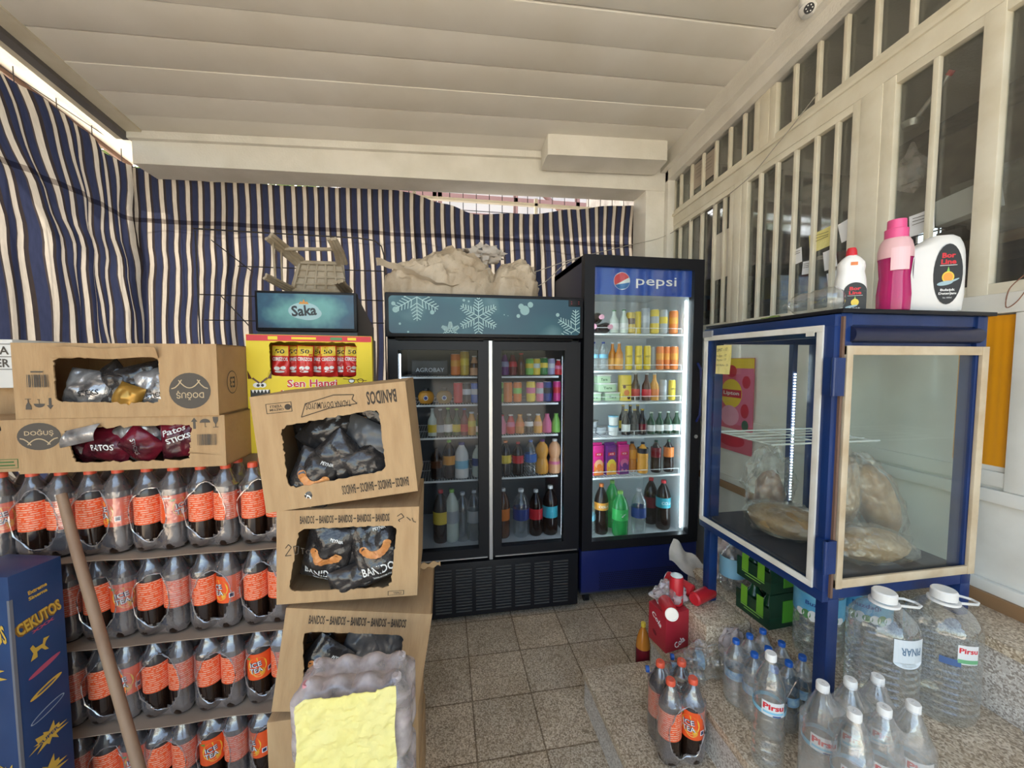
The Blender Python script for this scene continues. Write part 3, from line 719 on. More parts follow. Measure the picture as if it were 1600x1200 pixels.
# colours
c_or = pl((.75, .20, .03)); c_org = pl((.80, .34, .04)); c_yel = pl((.80, .58, .05)); c_gold = pl((.62, .42, .06), .25)
c_red = pl((.60, .02, .03)); c_grey = pl((.42, .44, .46), .3); c_sil = pl((.55, .57, .60), .25); c_green = pl((.03, .20, .05), .15); c_lgreen = pl((.25, .55, .10))
c_cola = pl((.018, .008, .006), .12); c_pink = pl((.70, .16, .30)); c_navy = pl((.02, .04, .22)); c_blue = pl((.03, .14, .50)); c_purp = pl((.16, .03, .20))
c_dkred = pl((.18, .01, .02), .15); c_brown = pl((.10, .035, .015), .15); c_milk = pl((.82, .80, .76)); c_wht = M['white']; c_dgreen = pl((.012, .06, .025), .12)
c_amber = pl((.60, .22, .03), .15); c_juice = pl((.78, .36, .05), .18); c_teal = pl((.05, .40, .50)); c_pale = pl((.62, .68, .60), .15); c_lav = pl((.34, .32, .50))
c_magenta = pl((.62, .03, .22)); c_peach = pl((.80, .42, .22), .2); c_cyan = pl((.25, .55, .72)); c_black = pl((.02, .02, .022))

# ================================================================== FRIDGES
def wire_shelf(parent, x0, x1, y0, y1, z, name='shelf', step_=.02, lip=True):
    b = MB(); b.box(x0, x1, y0, y0+.008, z-.014, z-.004, bev=.001)
    if lip: b.tube([(x0+.01, y0+.004, z+.030), (x1-.01, y0+.004, z+.030)], .0018, 6); b.tube([(x1-.012, y0+.004, z-.01), (x1-.012, y0+.004, z+.03)], .0018, 6); b.tube([((x0+x1)/2, y0+.004, z-.01), ((x0+x1)/2, y0+.004, z+.03)], .0018, 6)
    n = int((x1-x0)/step_)
    for i in range(n+1):
        x = x0+.004+(x1-x0-.008)*i/n; b.box(x-.0012, x+.0012, y0+.006, y1, z-.006, z-.003)
    for y in (y0+(y1-y0)*.5, y1-.004): b.box(x0, x1, y-.003, y+.003, z-.010, z-.006)
    return b.build(name, M['shelfw'], parent)
# ---- tall cola-brand fridge
FY = 2.06
pf = thing('display_fridge', 'tall narrow black display fridge with a blue lit pepsi header', 'fridge', (0, 0, 0))
x0, x1, y1 = .757, 1.48, 2.66
b = MB(); b.box(x0, x0+.045, FY+.05, y1, .34, 2.0, bev=.006); b.box(x1-.045, x1, FY+.05, y1, .34, 2.0, bev=.006)
b.box(x0, x1, FY+.05, y1, 1.955, 2.0, bev=.006); b.box(x0, x1, y1-.03, y1, .1, 2.0); b.box(x0, x1, FY+.05, y1, .30, .345)
b.box(x0+.02, x1-.02, FY+.06, y1-.03, .10, .30); b.build('cabinet', M['navybody'], pf)
b = MB(); b.box(x0+.045, x1-.045, y1-.04, y1-.03, .345, 1.95); b.box(x0+.045, x0+.05, FY+.06, y1-.04, .345, 1.95); b.box(x1-.05, x1-.045, FY+.06, y1-.04, .345, 1.95)
b.box(x0+.05, x1-.05, FY+.06, y1-.04, .345, .350); b.box(x0+.05, x1-.05, FY+.14, y1-.04, 1.83, 1.95, bev=.006); b.build('inner_lining', M['liner'], pf)
b = MB()
for k in range(9): b.box(1.0, 1.20, FY+.138-.002, FY+.14, 1.85+k*.009, 1.854+k*.009)
b.build('vent_grille', M['grille'], pf)
dr = None
b = MB(); ox = [(x0, .335), (x1, .335), (x1, 1.995), (x0, 1.995)]; ix = [(.816, .385), (1.418, .385), (1.418, 1.935), (.816, 1.935)]
b.ring(ox, ix, FY, FY+.05); dr = b.build('door', M['dark'], pf, smooth=False)
bx('door_glass', M['glass'], dr, .81, 1.425, FY+.02, FY+.024, .38, 1.94)
b = MB(); b.tube([(1.452, FY-.001, 1.40), (1.452, FY-.032, 1.36), (1.452, FY-.032, 1.10), (1.452, FY-.001, 1.06)], .007, 8); b.build('door_handle', M['pblue'], dr)
b = MB(); b.lathe([(0, 0), (.011, 0), (.011, .004), (0, .004)], 16, M4=Matrix.Translation((1.452, FY, .97)) @ Matrix.Rotation(R(90), 4, 'X')); b.build('door_lock', M['alu'], dr)
hp_ = bx('header_sign', mat('header_blue', (.015, .075, .42), .35), pf, .815, 1.419, FY+.026, FY+.034, 1.785, 1.935)
wv = [(-.5, .02)]+[(-.5+i/12, .10*math.sin((i/12)*math.pi*1.6+2.2)) for i in range(13)]
def disc_part(top):
    pts = []
    for i in range(25):
        a = math.pi*i/24 if top else math.pi+math.pi*i/24
        pts.append((.5*math.cos(a), .5*math.sin(a)))
    if top: return [p for p in pts if True]
    return pts
def chord(z0, z1, slope, n=20):
    """slanted band of a unit disc between two heights, in the disc's rotated frame"""
    def xz(z, sgn):
        z = max(-.5, min(.5, z)); return (sgn*math.sqrt(max(0, .25-z*z)), z)
    pts = [xz(z0+(z1-z0)*i/n, 1) for i in range(n+1)]+[xz(z1-(z1-z0)*i/n, -1) for i in range(n+1)]
    return pts
lg = [ell(0, 0, .098, .098, 0), (chord(-.02, .47, 0), 0, 0, .094, .094, 0, R(28), 1), (chord(-.47, -.16, 0), 0, 0, .094, .094, 0, R(10), 2)]
lettering('round_logo', lg, [M['wprint'], pl((.70, .05, .06)), pl((.02, .16, .45))], hp_, (.985, FY+.0245, 1.862))
lettering('lettering', [('pepsi', 0, 0, .25, .066, .004, 0, 0)], M['wprint'], hp_, (1.195, FY+.0235, 1.858))
for x in (.826, 1.408): bx('led_strip_or_reflection', M['led'], pf, x-.004, x+.004, FY+.06, FY+.066, .40, 1.77)
b = MB(); b.box(x0, x1, FY+.005, FY+.06, .085, .33, bev=.004)
b.build('base_panel', M['pblue'], pf)
b = MB()
for i in range(46):
    for j in range(9):
        x = x0+.11+i*.0112+(j % 2)*.0056; z = .10+j*.0115
        b.prism([(x-.0035, z), (x-.0018, z-.003), (x+.0018, z-.003), (x+.0035, z), (x+.0018, z+.003), (x-.0018, z+.003)], FY+.0035, FY+.0052)
b.build('vent_holes', M['dark'], pf)
bx('plinth', M['darkg'], pf, x0, x1-.0, FY+.02, y1-.03, .065, .10, bev=.004)
for x in (x0+.05, x1-.08):
    for y in (FY+.07, y1-.1):
        b = MB(); b.cyl((x-.014, y, .027), (x+.014, y, .027), .027, 16); b.box(x-.02, x+.02, y-.015, y+.02, .045, .066); b.build('caster', M['dark'], pf)
PS = [1.578, 1.360, 1.172, .965, .724, .352]
for z in PS[:5]: wire_shelf(pf, x0+.052, x1-.055, FY+.10, y1-.05, z)
G = 'drinks in the tall pepsi fridge'
def shelf_name(k): return ['top', 'second', 'third', 'fourth', 'fifth', 'bottom'][k]
def P1(px, k, dy=0): p = PY(px, 0, FY+.145+dy); return (p.x, FY+.145+dy, PS[k]+(.0015 if k < 5 else .0))
_cnt = {}
def where(fr, k):
    key = (fr, k); _cnt[key] = _cnt.get(key, 0)+1
    return f'{ORD[_cnt[key]-1]} from left, {shelf_name(k)} shelf, {fr}'
PF = 'pepsi fridge'
def nm(*a): return ' '.join(a)
# top shelf: lying dark bottles with pink caps
for px, dz, w in ((931, 0, 'lower left'), (957, 0, 'lower right'), (943, .066, 'upper')):
    p = P1(px, 0)
    t = thing('lying_bottle', f'dark lying bottle with pink cap forward, {w} of three, top shelf, pepsi fridge', 'bottle', (p[0], p[1]-.03, p[2]+.034+dz*.86), (R(90), 0, 0), G)
    t.location.y += .11
    pr = PROF['pet'][0]; link('bottle_body', with_mat(lathe_mesh(('pet', .22, .033, 20), [(a*.033, z*.22) for a, z in pr], 20), c_cola), t).location.z = -.10
    link('cap', with_mat(lathe_mesh(('capk',), [(0, .105), (.014, .105), (.014, .122), (0, .123)], 16), pl((.75, .35, .45))), t)
for px, h in ((967, .135), (983, .14)):
    bottle('glass', h, .027, c_pale, c_green, M['white'], P1(px, 0), 0, nm('small green-white glass bottle', where(PF, 0)), group=G)
for px, h, m_, a_, d in ((994, .125, c_gold, c_brown, 'gold can'), (1006, .135, c_yel, None, 'yellow can'), (1018, .15, c_grey, c_sil, 'tall grey can'), (1033, .145, c_yel, c_grey, 'tall yellow and grey can'), (1047, .143, c_grey, c_yel, 'tall grey and yellow can'), (1064, .14, c_or, c_org, 'orange can')):
    can(h, .0265, m_, a_, P1(px, 0, .0 if px != 1006 else .03), nm(d, where(PF, 0)), G)
# second shelf
for px in (934, 950): bottle('rib', .165, .027, M['water'], c_navy, c_cyan, P1(px, 1), 0, nm('small water bottle with light blue label', where(PF, 1)), group=G)
for px, dy in ((965, .05), (976, 0)): bottle('glass', .165, .024, c_amber, c_sil, c_juice, P1(px, 1, dy), 0, nm('orange glass drink bottle', where(PF, 1)), group=G)
for px in (992, 1008, 1022): can(.145, .0215, c_yel, None, P1(px, 1), nm('slim yellow can', where(PF, 1)), G, txt='HOT', rz=R(-12))
can(.14, .02, c_grey, None, P1(1032, 1, .05), nm('slim grey can set back', where(PF, 1)), G)
for px, dy in ((1043, .01), (1055, .03), (1067, 0)): can(.142, .0225, c_or, c_org, P1(px, 1, dy), nm('orange fruit can', where(PF, 1)), G)
# third shelf: tubs
for px, z, w, d in ((932, 0, .046, 'bottom left'), (963, 0, .046, 'bottom right'), (954, .056, .055, 'middle'), (949, .106, .042, 'topmost')):
    p = P1(px, 2); tub(w, .052, pl((.50, .68, .45)), c_wht, (p[0]+.012, p[1]+.035, p[2]+z), f'white and green dairy tub, {d} of the tub stack in the pepsi fridge', G, txt='Tere', sq=True)
p = P1(987, 2); t = thing('yellow_carton', 'tall yellow patterned carton beside the dairy tubs in the pepsi fridge', 'carton', (p[0], p[1]+.01, p[2]), 0, G)
b = MB(); b.box(-.03, .03, -.03, .03, 0, .155, bev=.002); b.build('carton_body', c_yel, t)
lettering('print', [ell(0, .05, .035, .035, 0), ell(-.015, .085, .02, .02, 1), ell(.014, .02, .02, .02, 1), rectp(0, .095, .06, .004, 1)], [c_or, c_brown], t, (0, -.031, 0))
for px, m_, l_, d in ((1004, c_cola, c_red, 'cola glass bottle'), (1022, c_brown, c_red, 'brown glass bottle with red print'), (1035, c_juice, c_or, 'yellow-orange glass bottle')):
    bottle('glass', .165, .027, m_, c_sil, l_, P1(px, 2, .0 if px != 1004 else .04), 0, nm(d, where(PF, 2)), group=G)
can(.125, .023, c_grey, c_sil, P1(1049, 2), nm('grey can', where(PF, 2)), G)
can(.125, .021, c_yel, None, P1(1064, 2), nm('slim yellow can with dark letters', where(PF, 2)), G, txt='HOT')
# fourth shelf
for px, z in ((935, 0), (953, 0), (938, .045)):
    p = P1(px, 3); tub(.036, .042, c_grey, M['bagfilm'] if z else c_sil, (p[0], p[1]+.05, p[2]+z), f'grey clear-lidded tub, {"upper" if z else ("lower left" if px == 935 else "lower right")} of three, fourth shelf, pepsi fridge', G)
for z, d in ((0, 'lower'), (.06, 'upper')):
    p = P1(968, 3); tub(.029, .058, c_wht, c_cyan, (p[0], p[1], p[2]+z), f'{d} of two stacked white cups with pale blue lids in pepsi fridge', G, name='yogurt_cup')
for px, m_ in ((989, M['white']), (1003, c_black), (1016, c_dkred)):
    bottle('glass', .155, .026, c_cola, c_gold, m_, P1(px, 3), 0, nm('dark brown small bottle', where(PF, 3)), group=G)
for px in (1031, 1045, 1059, 1073): bottle('glass', .135, .0255, c_dgreen, c_pale, M['white'], P1(px, 3), 0, nm('green glass bottle with white label', where(PF, 3)), group=G)
for px in (984, 996, 1008): bottle('glass', .17, .024, c_cola, c_gold, c_yel, P1(px, 3, .10), 0, f'dark bottle with yellow label behind the {ORD[(px-984)//12]} brown bottle, pepsi fridge', group=G)
# fifth shelf
for px, a, c_, e, d in ((941, c_magenta, c_peach, c_or, 'pink and orange peach'), (962, c_purp, c_yel, c_org, 'purple and yellow lemon'), (983, c_magenta, c_pink, c_purp, 'magenta cherry')):
    carton_drink(.066, .06, .195, a, c_, e, P1(px, 4, .015), nm(d, 'drink carton', where(PF, 4)), G, R(6))
bottle('pet', .185, .032, c_amber, c_black, c_org, P1(1000, 4, .05), 0, nm('dark orange juice bottle', where(PF, 4)), group=G, lz=(.45, .75))
bottle('pet', .19, .033, c_juice, c_black, c_black, P1(1018, 4), 0, nm('orange juice bottle with black label', where(PF, 4)), group=G, lz=(.66, .82))
bottle('pet', .20, .031, c_cola, c_dgreen, c_dkred, P1(1040, 4), 0, nm('dark drink bottle with red label', where(PF, 4)), group=G, lz=(.48, .78))
bottle('pet', .20, .031, c_cola, c_dgreen, c_or, P1(1061, 4), 0, nm('dark drink bottle with orange label', where(PF, 4)), group=G, lz=(.48, .78))
# bottom
bottle('rib', .25, .038, M['water'], c_navy, c_cyan, P1(930, 5, .0), 0, nm('clear water bottle', where(PF, 5)), group=G)
bottle('pet', .31, .043, c_cola, c_or, c_org, P1(950, 5, .03), 0, nm('large cola-dark bottle with orange label', where(PF, 5)), group=G, lz=(.50, .64), txt='COLA')
bottle('pet', .30, .043, pl((.05, .42, .10), .12), c_lgreen, pl((.06, .50, .10)), P1(968, 5, .11), 0, nm('green soda bottle set behind', where(PF, 5)), group=G)
bottle('pet', .275, .048, clear('green_pet', (.10, .72, .22), .06, .5, milk=.35, milkcol=(.05, .70, .18)), c_lgreen, pl((.05, .55, .12)), P1(982, 5, -.02), 0, nm('bright green soda bottle', where(PF, 5)), group=G, lz=(.38, .62), txt='7')
bottle('pet', .28, .045, M['water'], c_sil, pl((.02, .07, .32)), P1(1013, 5, -.01), 0, nm('clear soda bottle with dark blue label', where(PF, 5)), group=G, lz=(.38, .60))
bottle('pet', .30, .043, c_cola, c_red, c_dkred, P1(1033, 5, .12), 0, nm('cola bottle set behind', where(PF, 5)), group=G)
bottle('pet', .31, .045, c_cola, c_red, c_teal, P1(1054, 5, .03), 0, nm('cola bottle with teal and red label', where(PF, 5)), group=G, lz=(.46, .66), txt='COLA')
# ---- wide two-door fridge with the snowflake header
GY = 2.05
gf = thing('display_fridge', 'wide black two-door display fridge with a snowflake header', 'fridge', (0, 0, 0))
x0, x1, y1 = -.29, .743, 2.68
b = MB(); b.box(x0, x0+.045, GY+.05, y1, 0.03, 1.75, bev=.006); b.box(x1-.045, x1, GY+.05, y1, .03, 1.75, bev=.006)
b.box(x0, x1, GY+.05, y1, 1.52, 1.75, bev=.006); b.box(x0, x1, y1-.03, y1, .03, 1.75); b.box(x0, x1, GY+.05, y1, .30, .375); b.box(.205, .265, GY+.05, GY+.09, .37, 1.53)
b.build('cabinet', M['dark'], gf)
b = MB(); b.box(x0+.045, x1-.045, y1-.04, y1-.03, .375, 1.52); b.box(x0+.045, x0+.05, GY+.06, y1-.04, .375, 1.52); b.box(x1-.05, x1-.045, GY+.06, y1-.04, .375, 1.52); b.build('inner_lining', M['greyliner'], gf)
bx('inner_floor', M['liner'], gf, x0+.05, x1-.05, GY+.06, y1-.04, .375, .382)
for (a, c_, d) in ((-.278, .228, 'left'), (.252, .733, 'right')):
    b = MB(); b.ring([(a, .35), (c_, .35), (c_, 1.515), (a, 1.515)], [(a+.045, .405), (c_-.055 if d == 'left' else c_-.088, .405), (c_-.055 if d == 'left' else c_-.088, 1.47), (a+.045, 1.47)], GY, GY+.045)
    d_ = b.build('door', M['dark'], gf, smooth=False)
    bx('door_glass', M['glassd'], d_, a+.04, c_-.05, GY+.02, GY+.024, .40, 1.475)
    b = MB(); b.box(a+.01, c_-.01, GY-.004, GY+.001, .352, .358); b.build('bottom_trim', M['alu'], d_)
bx('centre_strip', M['alu'], gf, .231, .249, GY+.015, GY+.05, .33, 1.52)
b = MB()
hx0, hx1, hz0, hz1 = x0-.003, x1+.003, 1.535, 1.758
b.box(hx0, hx1, GY-.005, GY+.06, hz0, hz1, bev=.008); hd = b.build('header', M['dark'], gf)
def header_mat():
    m, t, n, l = _new('winter_print'); b = n['Principled BSDF']; b.inputs['Roughness'].default_value = .35
    tc = n.new('ShaderNodeTexCoord'); no = n.new('ShaderNodeTexNoise'); no.inputs['Scale'].default_value = 5; no.inputs['Detail'].default_value = 1.5
    l.new(tc.outputs['Object'], no.inputs['Vector']); r = n.new('ShaderNodeValToRGB'); e = r.color_ramp.elements
    e[0].position = .32; e[0].color = (.018, .075, .12, 1); e[1].position = .78; e[1].color = (.16, .30, .33, 1); x = e.new(.55); x.color = (.02, .10, .14, 1)
    l.new(no.outputs['Fac'], r.inputs[0]); l.new(r.outputs[0], b.inputs['Base Color']); return m
rr = .02; pts = []
for cx_, cz_, a0 in ((hx1-.02-rr, hz1-.018-rr, 0), (hx0+.02+rr, hz1-.018-rr, 90), (hx0+.02+rr, hz0+.018+rr, 180), (hx1-.02-rr, hz0+.018+rr, 270)):
    for i in range(7): a = R(a0+15*i); pts.append((cx_+rr*math.cos(a), cz_+rr*math.sin(a)))
b = MB(); b.prism(pts, GY-.009, GY-.004); hpn = b.build('winter_picture', header_mat(), hd, smooth=False)
def flake(cx, cz, r, items, clip, t=.004, n=6, a00=R(90), k0=0):
    for k in range(n):
        a = a00+k*math.pi*2/6; ca, sa = math.cos(a), math.sin(a)
        segs = [((0, 0), (r, 0))]
        for q_ in (.25, .4, .55, .7, .85):
            L = r*.34*(1.15-q_*.75)
            for s_ in (1, -1): segs.append(((r*q_, 0), (r*q_+L*.6, s_*L*.85)))
        for (ax, az), (bx_, bz_) in segs:
            X0, Z0, X1, Z1 = cx+ax*ca-az*sa, cz+ax*sa+az*ca, cx+bx_*ca-bz_*sa, cz+bx_*sa+bz_*ca
            for s_ in range(4):
                f0, f1 = s_/4, (s_+1)/4; p0 = (X0+(X1-X0)*f0, Z0+(Z1-Z0)*f0); p1 = (X0+(X1-X0)*f1, Z0+(Z1-Z0)*f1)
                if all(clip[0] < p[0] < clip[1] and clip[2] < p[1] < clip[3] for p in (p0, p1)): items.append(strip(*p0, *p1, t))
cl = (hx0+.022, hx1-.022, hz0+.02, hz1-.02); it = []
flake(.175, 1.643, .105, it, cl, .0045); flake(-.135, 1.735, .12, it, cl, .004); flake(.70, 1.58, .11, it, cl, .004); flake(.03, 1.565, .05, it, cl, .004)
lettering('snowflakes', it, pl((.42, .62, .64), .5), hpn, (0, GY-.0100, 0))
rnd = random.Random(3)
lettering('snow_dots', [ell(x, z, r_, r_) for x, z, r_ in [(-.25, 1.70, .02), (-.24, 1.67, .03), (-.22, 1.60, .012), (.10, 1.725, .014), (.125, 1.72, .01), (.42, 1.68, .05), (.40, 1.70, .03), (.45, 1.71, .03), (.385, 1.65, .02), (.31, 1.655, .006), (.33, 1.65, .004), (-.06, 1.66, .022), (-.18, 1.56, .01), (.60, 1.66, .02)]], pl((.30, .48, .50), .6), hpn, (0, GY-.0096, 0))
b = MB(); b.box(hx1-.085, hx1-.012, GY-.014, GY-.004, hz1-.052, hz1-.014, bev=.003); ctl = b.build('control_display', M['dark'], hd)
lettering('display_marks', [ell(hx1-.07, hz1-.027, .004, .004), ell(hx1-.07, hz1-.038, .004, .004), ell(hx1-.03, hz1-.027, .004, .004), ell(hx1-.03, hz1-.038, .004, .004)], c_red, ctl, (0, GY-.0146, 0))
bx('base_panel', M['dark'], gf, x0+.01, x1-.01, GY+.005, y1-.1, .03, .33, bev=.005)
b = MB()
for c_ in range(7):
    for j in range(15): xx = -.06+c_*.108; b.box(xx, xx+.085, GY-.001, GY+.006, .06+j*.0165, .067+j*.0165)
b.build('vent_louvres', pl((.06, .06, .06), .35), gf)
for x in (x0+.05, x1-.05):
    for y in (GY+.08, y1-.12): b = MB(); b.cyl((x, y, 0), (x, y, .032), .02, 12); b.build('foot', M['dark'], gf)
bx('led_strip_or_reflection', M['led_soft'], gf, -.232, -.226, GY+.055, GY+.061, 1.16, 1.45)
bx('led_strip_or_reflection', M['led_soft'], gf, .648, .656, GY+.050, GY+.056, .42, 1.44)
b = MB(); b.box(.648, .665, GY+.046, GY+.05, .40, 1.46); b.build('led_channel', M['alu'], gf)
GSH = [1.332, 1.178, .996, .755, .382]
for z in GSH[:4]:
    wire_shelf(gf, x0+.052, .21, GY+.11, y1-.05, z, lip=False, step_=.015); wire_shelf(gf, .262, x1-.10, GY+.11, y1-.05, z, lip=False, step_=.015)
G = 'drinks in the wide two-door fridge'
def shelf_name(k): return ['top', 'second', 'third', 'fourth', 'bottom'][k]
def P2(px, k, dy=0): p = PY(px, 0, GY+.15+dy); return (p.x, GY+.15+dy, GSH[k]+.001)
LF = 'wide fridge left door'; RF = 'wide fridge right door'
def rowi(fr, k, items):
    for px, kind, h, r, a, b_, c_, d in items:
        lab = nm(d, where(fr, k))
        if kind == 'can': can(h, r, a, b_, P2(px, k), lab, G)
        else: bottle(kind, h, r, a, b_, c_, P2(px, k, .02 if kind == 'pet' and k == 4 else 0), 0, lab, group=G)
p = P2(665, 0, .05); t = thing('dark_box', 'dark box with pale letters on the top shelf behind the left door', 'box', (p[0], p[1], p[2]))
bx('box_body', c_black, t, -.10, .10, -.0, .14, 0, .085, bev=.003); lettering('lettering', [('AGROBAY', 0, .03, .16, .024, .02, 0, 0)], c_sil, t, (0, -.001, 0))
rowi(LF, 0, [(707, 'can', .12, .027, c_or, c_org, 0, 'orange can'), (722, 'can', .135, .026, c_gold, c_yel, 0, 'gold can'), (738, 'stub', .11, .025, c_peach, c_wht, c_brown, 'small peach-coloured bottle')])
for px, d in ((658, 'left'), (688, 'right')):
    p = P2(px, 1, .01); t = thing('round_jar', f'round yellow juice jar, {d} one on the second shelf behind the left door', 'jar', p, 0, G)
    b = MB(); b.lathe([(0, 0), (.03, 0), (.042, .02), (.044, .04), (.036, .06), (.02, .07), (0, .07)], 22); b.build('jar_body', c_juice if d == 'left' else pl((.35, .2, .05), .2), t)
    b = MB(); b.lathe([(0, .07), (.018, .07), (.018, .085), (0, .085)], 16); b.build('lid', c_black, t)
    lettering('sticker', [ell(0, .032, .026, .026, 0), ell(0, .032, .018, .018, 1)], [M['wprint'], c_navy], t, (0, -.0455, 0))
rowi(LF, 1, [(711, 'can', .115, .0265, c_red, None, 0, 'red cola can'), (725, 'can', .112, .0265, c_black, c_sil, 0, 'black and silver can'), (739, 'can', .112, .0265, c_blue, c_sil, 0, 'blue and silver can')])
rowi(LF, 2, [(668, 'glass', .155, .026, c_pale, c_wht, c_yel, 'clear bottle with yellow label'), (681, 'glass', .15, .024, c_black, c_wht, c_grey, 'dark bottle with grey label'), (694, 'glass', .155, .025, c_dgreen, c_lgreen, c_wht, 'dark green bottle with white label'),
    (708, 'glass', .15, .024, c_dgreen, c_lgreen, c_yel, 'green bottle with yellow label'), (721, 'glass', .15, .024, c_dkred, c_blue, c_red, 'dark bottle with red label'), (733, 'stub', .13, .027, c_juice, c_wht, c_yel, 'yellow juice bottle'), (745, 'glass', .12, .022, c_green, c_wht, c_wht, 'small green bottle')])
rowi(LF, 3, [(674, 'pet', .17, .033, c_cola, c_cola, c_brown, 'dark cola bottle'), (695, 'pet', .215, .036, c_cola, c_lgreen, c_org, 'dark bottle with orange label'), (716, 'milk', .20, .040, c_milk, c_navy, c_cyan, 'white milk bottle with blue cap'), (742, 'pet', .18, .03, c_pale, c_wht, c_navy, 'pale bottle with navy label')])
rowi(LF, 4, [(680, 'pet', .30, .043, c_cola, c_red, c_yel, 'dark bottle with yellow label'), (699, 'pet', .30, .040, c_pale, c_lgreen, c_grey, 'pale bottle with lime cap'), (717, 'pet', .28, .042, M['water'], c_sil, None, 'clear soda bottle'), (736, 'pet', .29, .042, M['water'], c_sil, c_grey, 'clear soda bottle with grey label')])
rowi(RF, 0, [(788, 'stub', .125, .026, c_purp, c_black, c_lav, 'dark purple bottle'), (801, 'stub', .125, .026, c_dkred, c_black, c_red, 'dark red bottle'), (815, 'stub', .125, .024, c_brown, c_red, c_brown, 'brown bottle'), (829, 'can', .095, .024, c_lgreen, c_yel, 0, 'lime can'), (840, 'can', .095, .024, c_yel, c_pale, 0, 'yellow can'), (852, 'can', .10, .024, c_green, c_yel, 0, 'green can'), (864, 'can', .095, .024, c_lav, c_sil, 0, 'lavender can'), (876, 'stub', .09, .024, c_red, c_wht, c_pink, 'small red bottle')])
rowi(RF, 1, [(780, 'can', .115, .021, c_lgreen, c_green, 0, 'slim green can'), (793, 'can', .115, .027, c_or, None, 0, 'plain orange can'), (809, 'can', .115, .025, c_or, c_lgreen, 0, 'orange and green can'), (831, 'can', .118, .027, c_yel, c_pink, 0, 'yellow can with pink fruit'), (846, 'can', .112, .022, c_pink, c_grey, 0, 'pink can'), (858, 'can', .115, .027, c_navy, c_black, 0, 'dark navy can'), (874, 'can', .118, .024, c_magenta, c_red, 0, 'magenta can')])
rowi(RF, 2, [(783, 'stub', .11, .026, c_pink, c_red, c_pink, 'pink juice bottle'), (798, 'stub', .11, .026, c_red, c_wht, c_pink, 'red juice bottle'), (813, 'stub', .11, .026, c_amber, c_org, c_or, 'orange juice bottle'), (828, 'stub', .11, .026, c_cola, c_wht, c_wht, 'dark bottle with white label'), (843, 'stub', .11, .026, c_juice, c_wht, c_peach, 'yellow-orange bottle'), (858, 'stub', .11, .027, c_pink, c_pink, c_pink, 'pale pink bottle'), (873, 'stub', .11, .026, c_lgreen, c_lgreen, c_lgreen, 'light green bottle')])
rowi(RF, 3, [(789, 'pet', .20, .036, c_cola, c_or, c_yel, 'ice tea bottle with yellow label'), (810, 'pet', .19, .034, c_cola, c_red, c_red, 'cola bottle with red label'), (831, 'pet', .20, .036, M['water'], c_blue, c_blue, 'clear bottle with blue label'), (850, 'waist', .20, .037, c_juice, c_purp, None, 'orange juice bottle with a waist'), (871, 'waist', .20, .037, c_peach, c_wht, c_pink, 'peach juice bottle with pink label')])
rowi(RF, 4, [(785, 'pet', .29, .040, c_brown, c_wht, c_or, 'brown bottle with orange label'), (815, 'pet', .28, .048, M['water'], c_wht, c_navy, 'clear bottle with blue badge'), (840, 'pet', .27, .040, c_cola, c_wht, c_red, 'cola bottle with red label'), (864, 'pet', .29, .045, c_cola, c_wht, c_teal, 'dark bottle with teal label')])
# ---- small fridge with the Saka header
sf = thing('display_fridge', 'dark fridge with blue Saka header behind the cardboard boxes', 'fridge', (0, 0, 0))
SX0, SX1, SY, SY1 = -.955, -.43, 2.20, 2.76
pL = PY(400, 460, SY); pR = PY(557, 463, SY); SX0, SX1 = pL.x, pR.x
b = MB(); b.box(SX0+.01, SX1, SY+.03, SY1, .05, 1.55, bev=.005)
b.prism([(SY+.0, 1.54), (SY1-.06, 1.54), (SY1-.06, 1.63), (SY+.0, 1.765)], 0, SX1-SX0, M4=Matrix(((0, 1, 0, SX0), (1, 0, 0, 0), (0, 0, 1, 0), (0, 0, 0, 1))))
b.build('cabinet', mat('slate_body', (.035, .045, .06), .4), sf)
for x in (SX0+.05, SX1-.05):
    for y in (SY+.08, SY1-.08): b = MB(); b.cyl((x, y, 0), (x, y, .052), .02, 12); b.build('foot', M['dark'], sf)
b = MB(); b.box(SX0, SX1+.005, SY-.02, SY+.02, 1.565, 1.770, bev=.008); hd = b.build('header', M['dark'], sf)
def saka_mat():
    m, t, n, l = _new('saka_print'); b = n['Principled BSDF']; b.inputs['Roughness'].default_value = .3
    tc = n.new('ShaderNodeTexCoord'); mp = n.new('ShaderNodeMapping'); l.new(tc.outputs['Object'], mp.inputs[0]); cxm = (SX0+SX1)/2
    mp.inputs['Location'].default_value = (-cxm*2.9, 0, -1.669*6); mp.inputs['Scale'].default_value = (2.9, 0, 6)
    gr = n.new('ShaderNodeTexGradient'); gr.gradient_type = 'SPHERICAL'; l.new(mp.outputs[0], gr.inputs[0])
    no = n.new('ShaderNodeTexNoise'); no.inputs['Scale'].default_value = 14; l.new(tc.outputs['Object'], no.inputs[0])
    ad = n.new('ShaderNodeMath'); ad.operation = 'MULTIPLY_ADD'; l.new(no.outputs['Fac'], ad.inputs[0]); ad.inputs[1].default_value = .5; l.new(gr.outputs['Fac'], ad.inputs[2])
    r = n.new('ShaderNodeValToRGB'); e = r.color_ramp.elements; e[0].position = .3; e[0].color = (.010, .035, .10, 1); e[1].position = 1.25; e[1].color = (.16, .45, .45, 1); x = e.new(.62); x.color = (.015, .10, .19, 1)
    l.new(ad.outputs[0], r.inputs[0]); l.new(r.outputs[0], b.inputs['Base Color']); return m
pn = bx('picture_panel', saka_mat(), hd, SX0+.015, SX1-.01, SY-.024, SY-.019, 1.582, 1.756)
cxm = (SX0+SX1)/2-.01
lettering('logo', [ell(cxm, 1.670, .15, .085, 0), ell(cxm+.02, 1.658, .13, .07, 0)], pl((.45, .68, .74)), pn, (0, SY-.0246, 0))
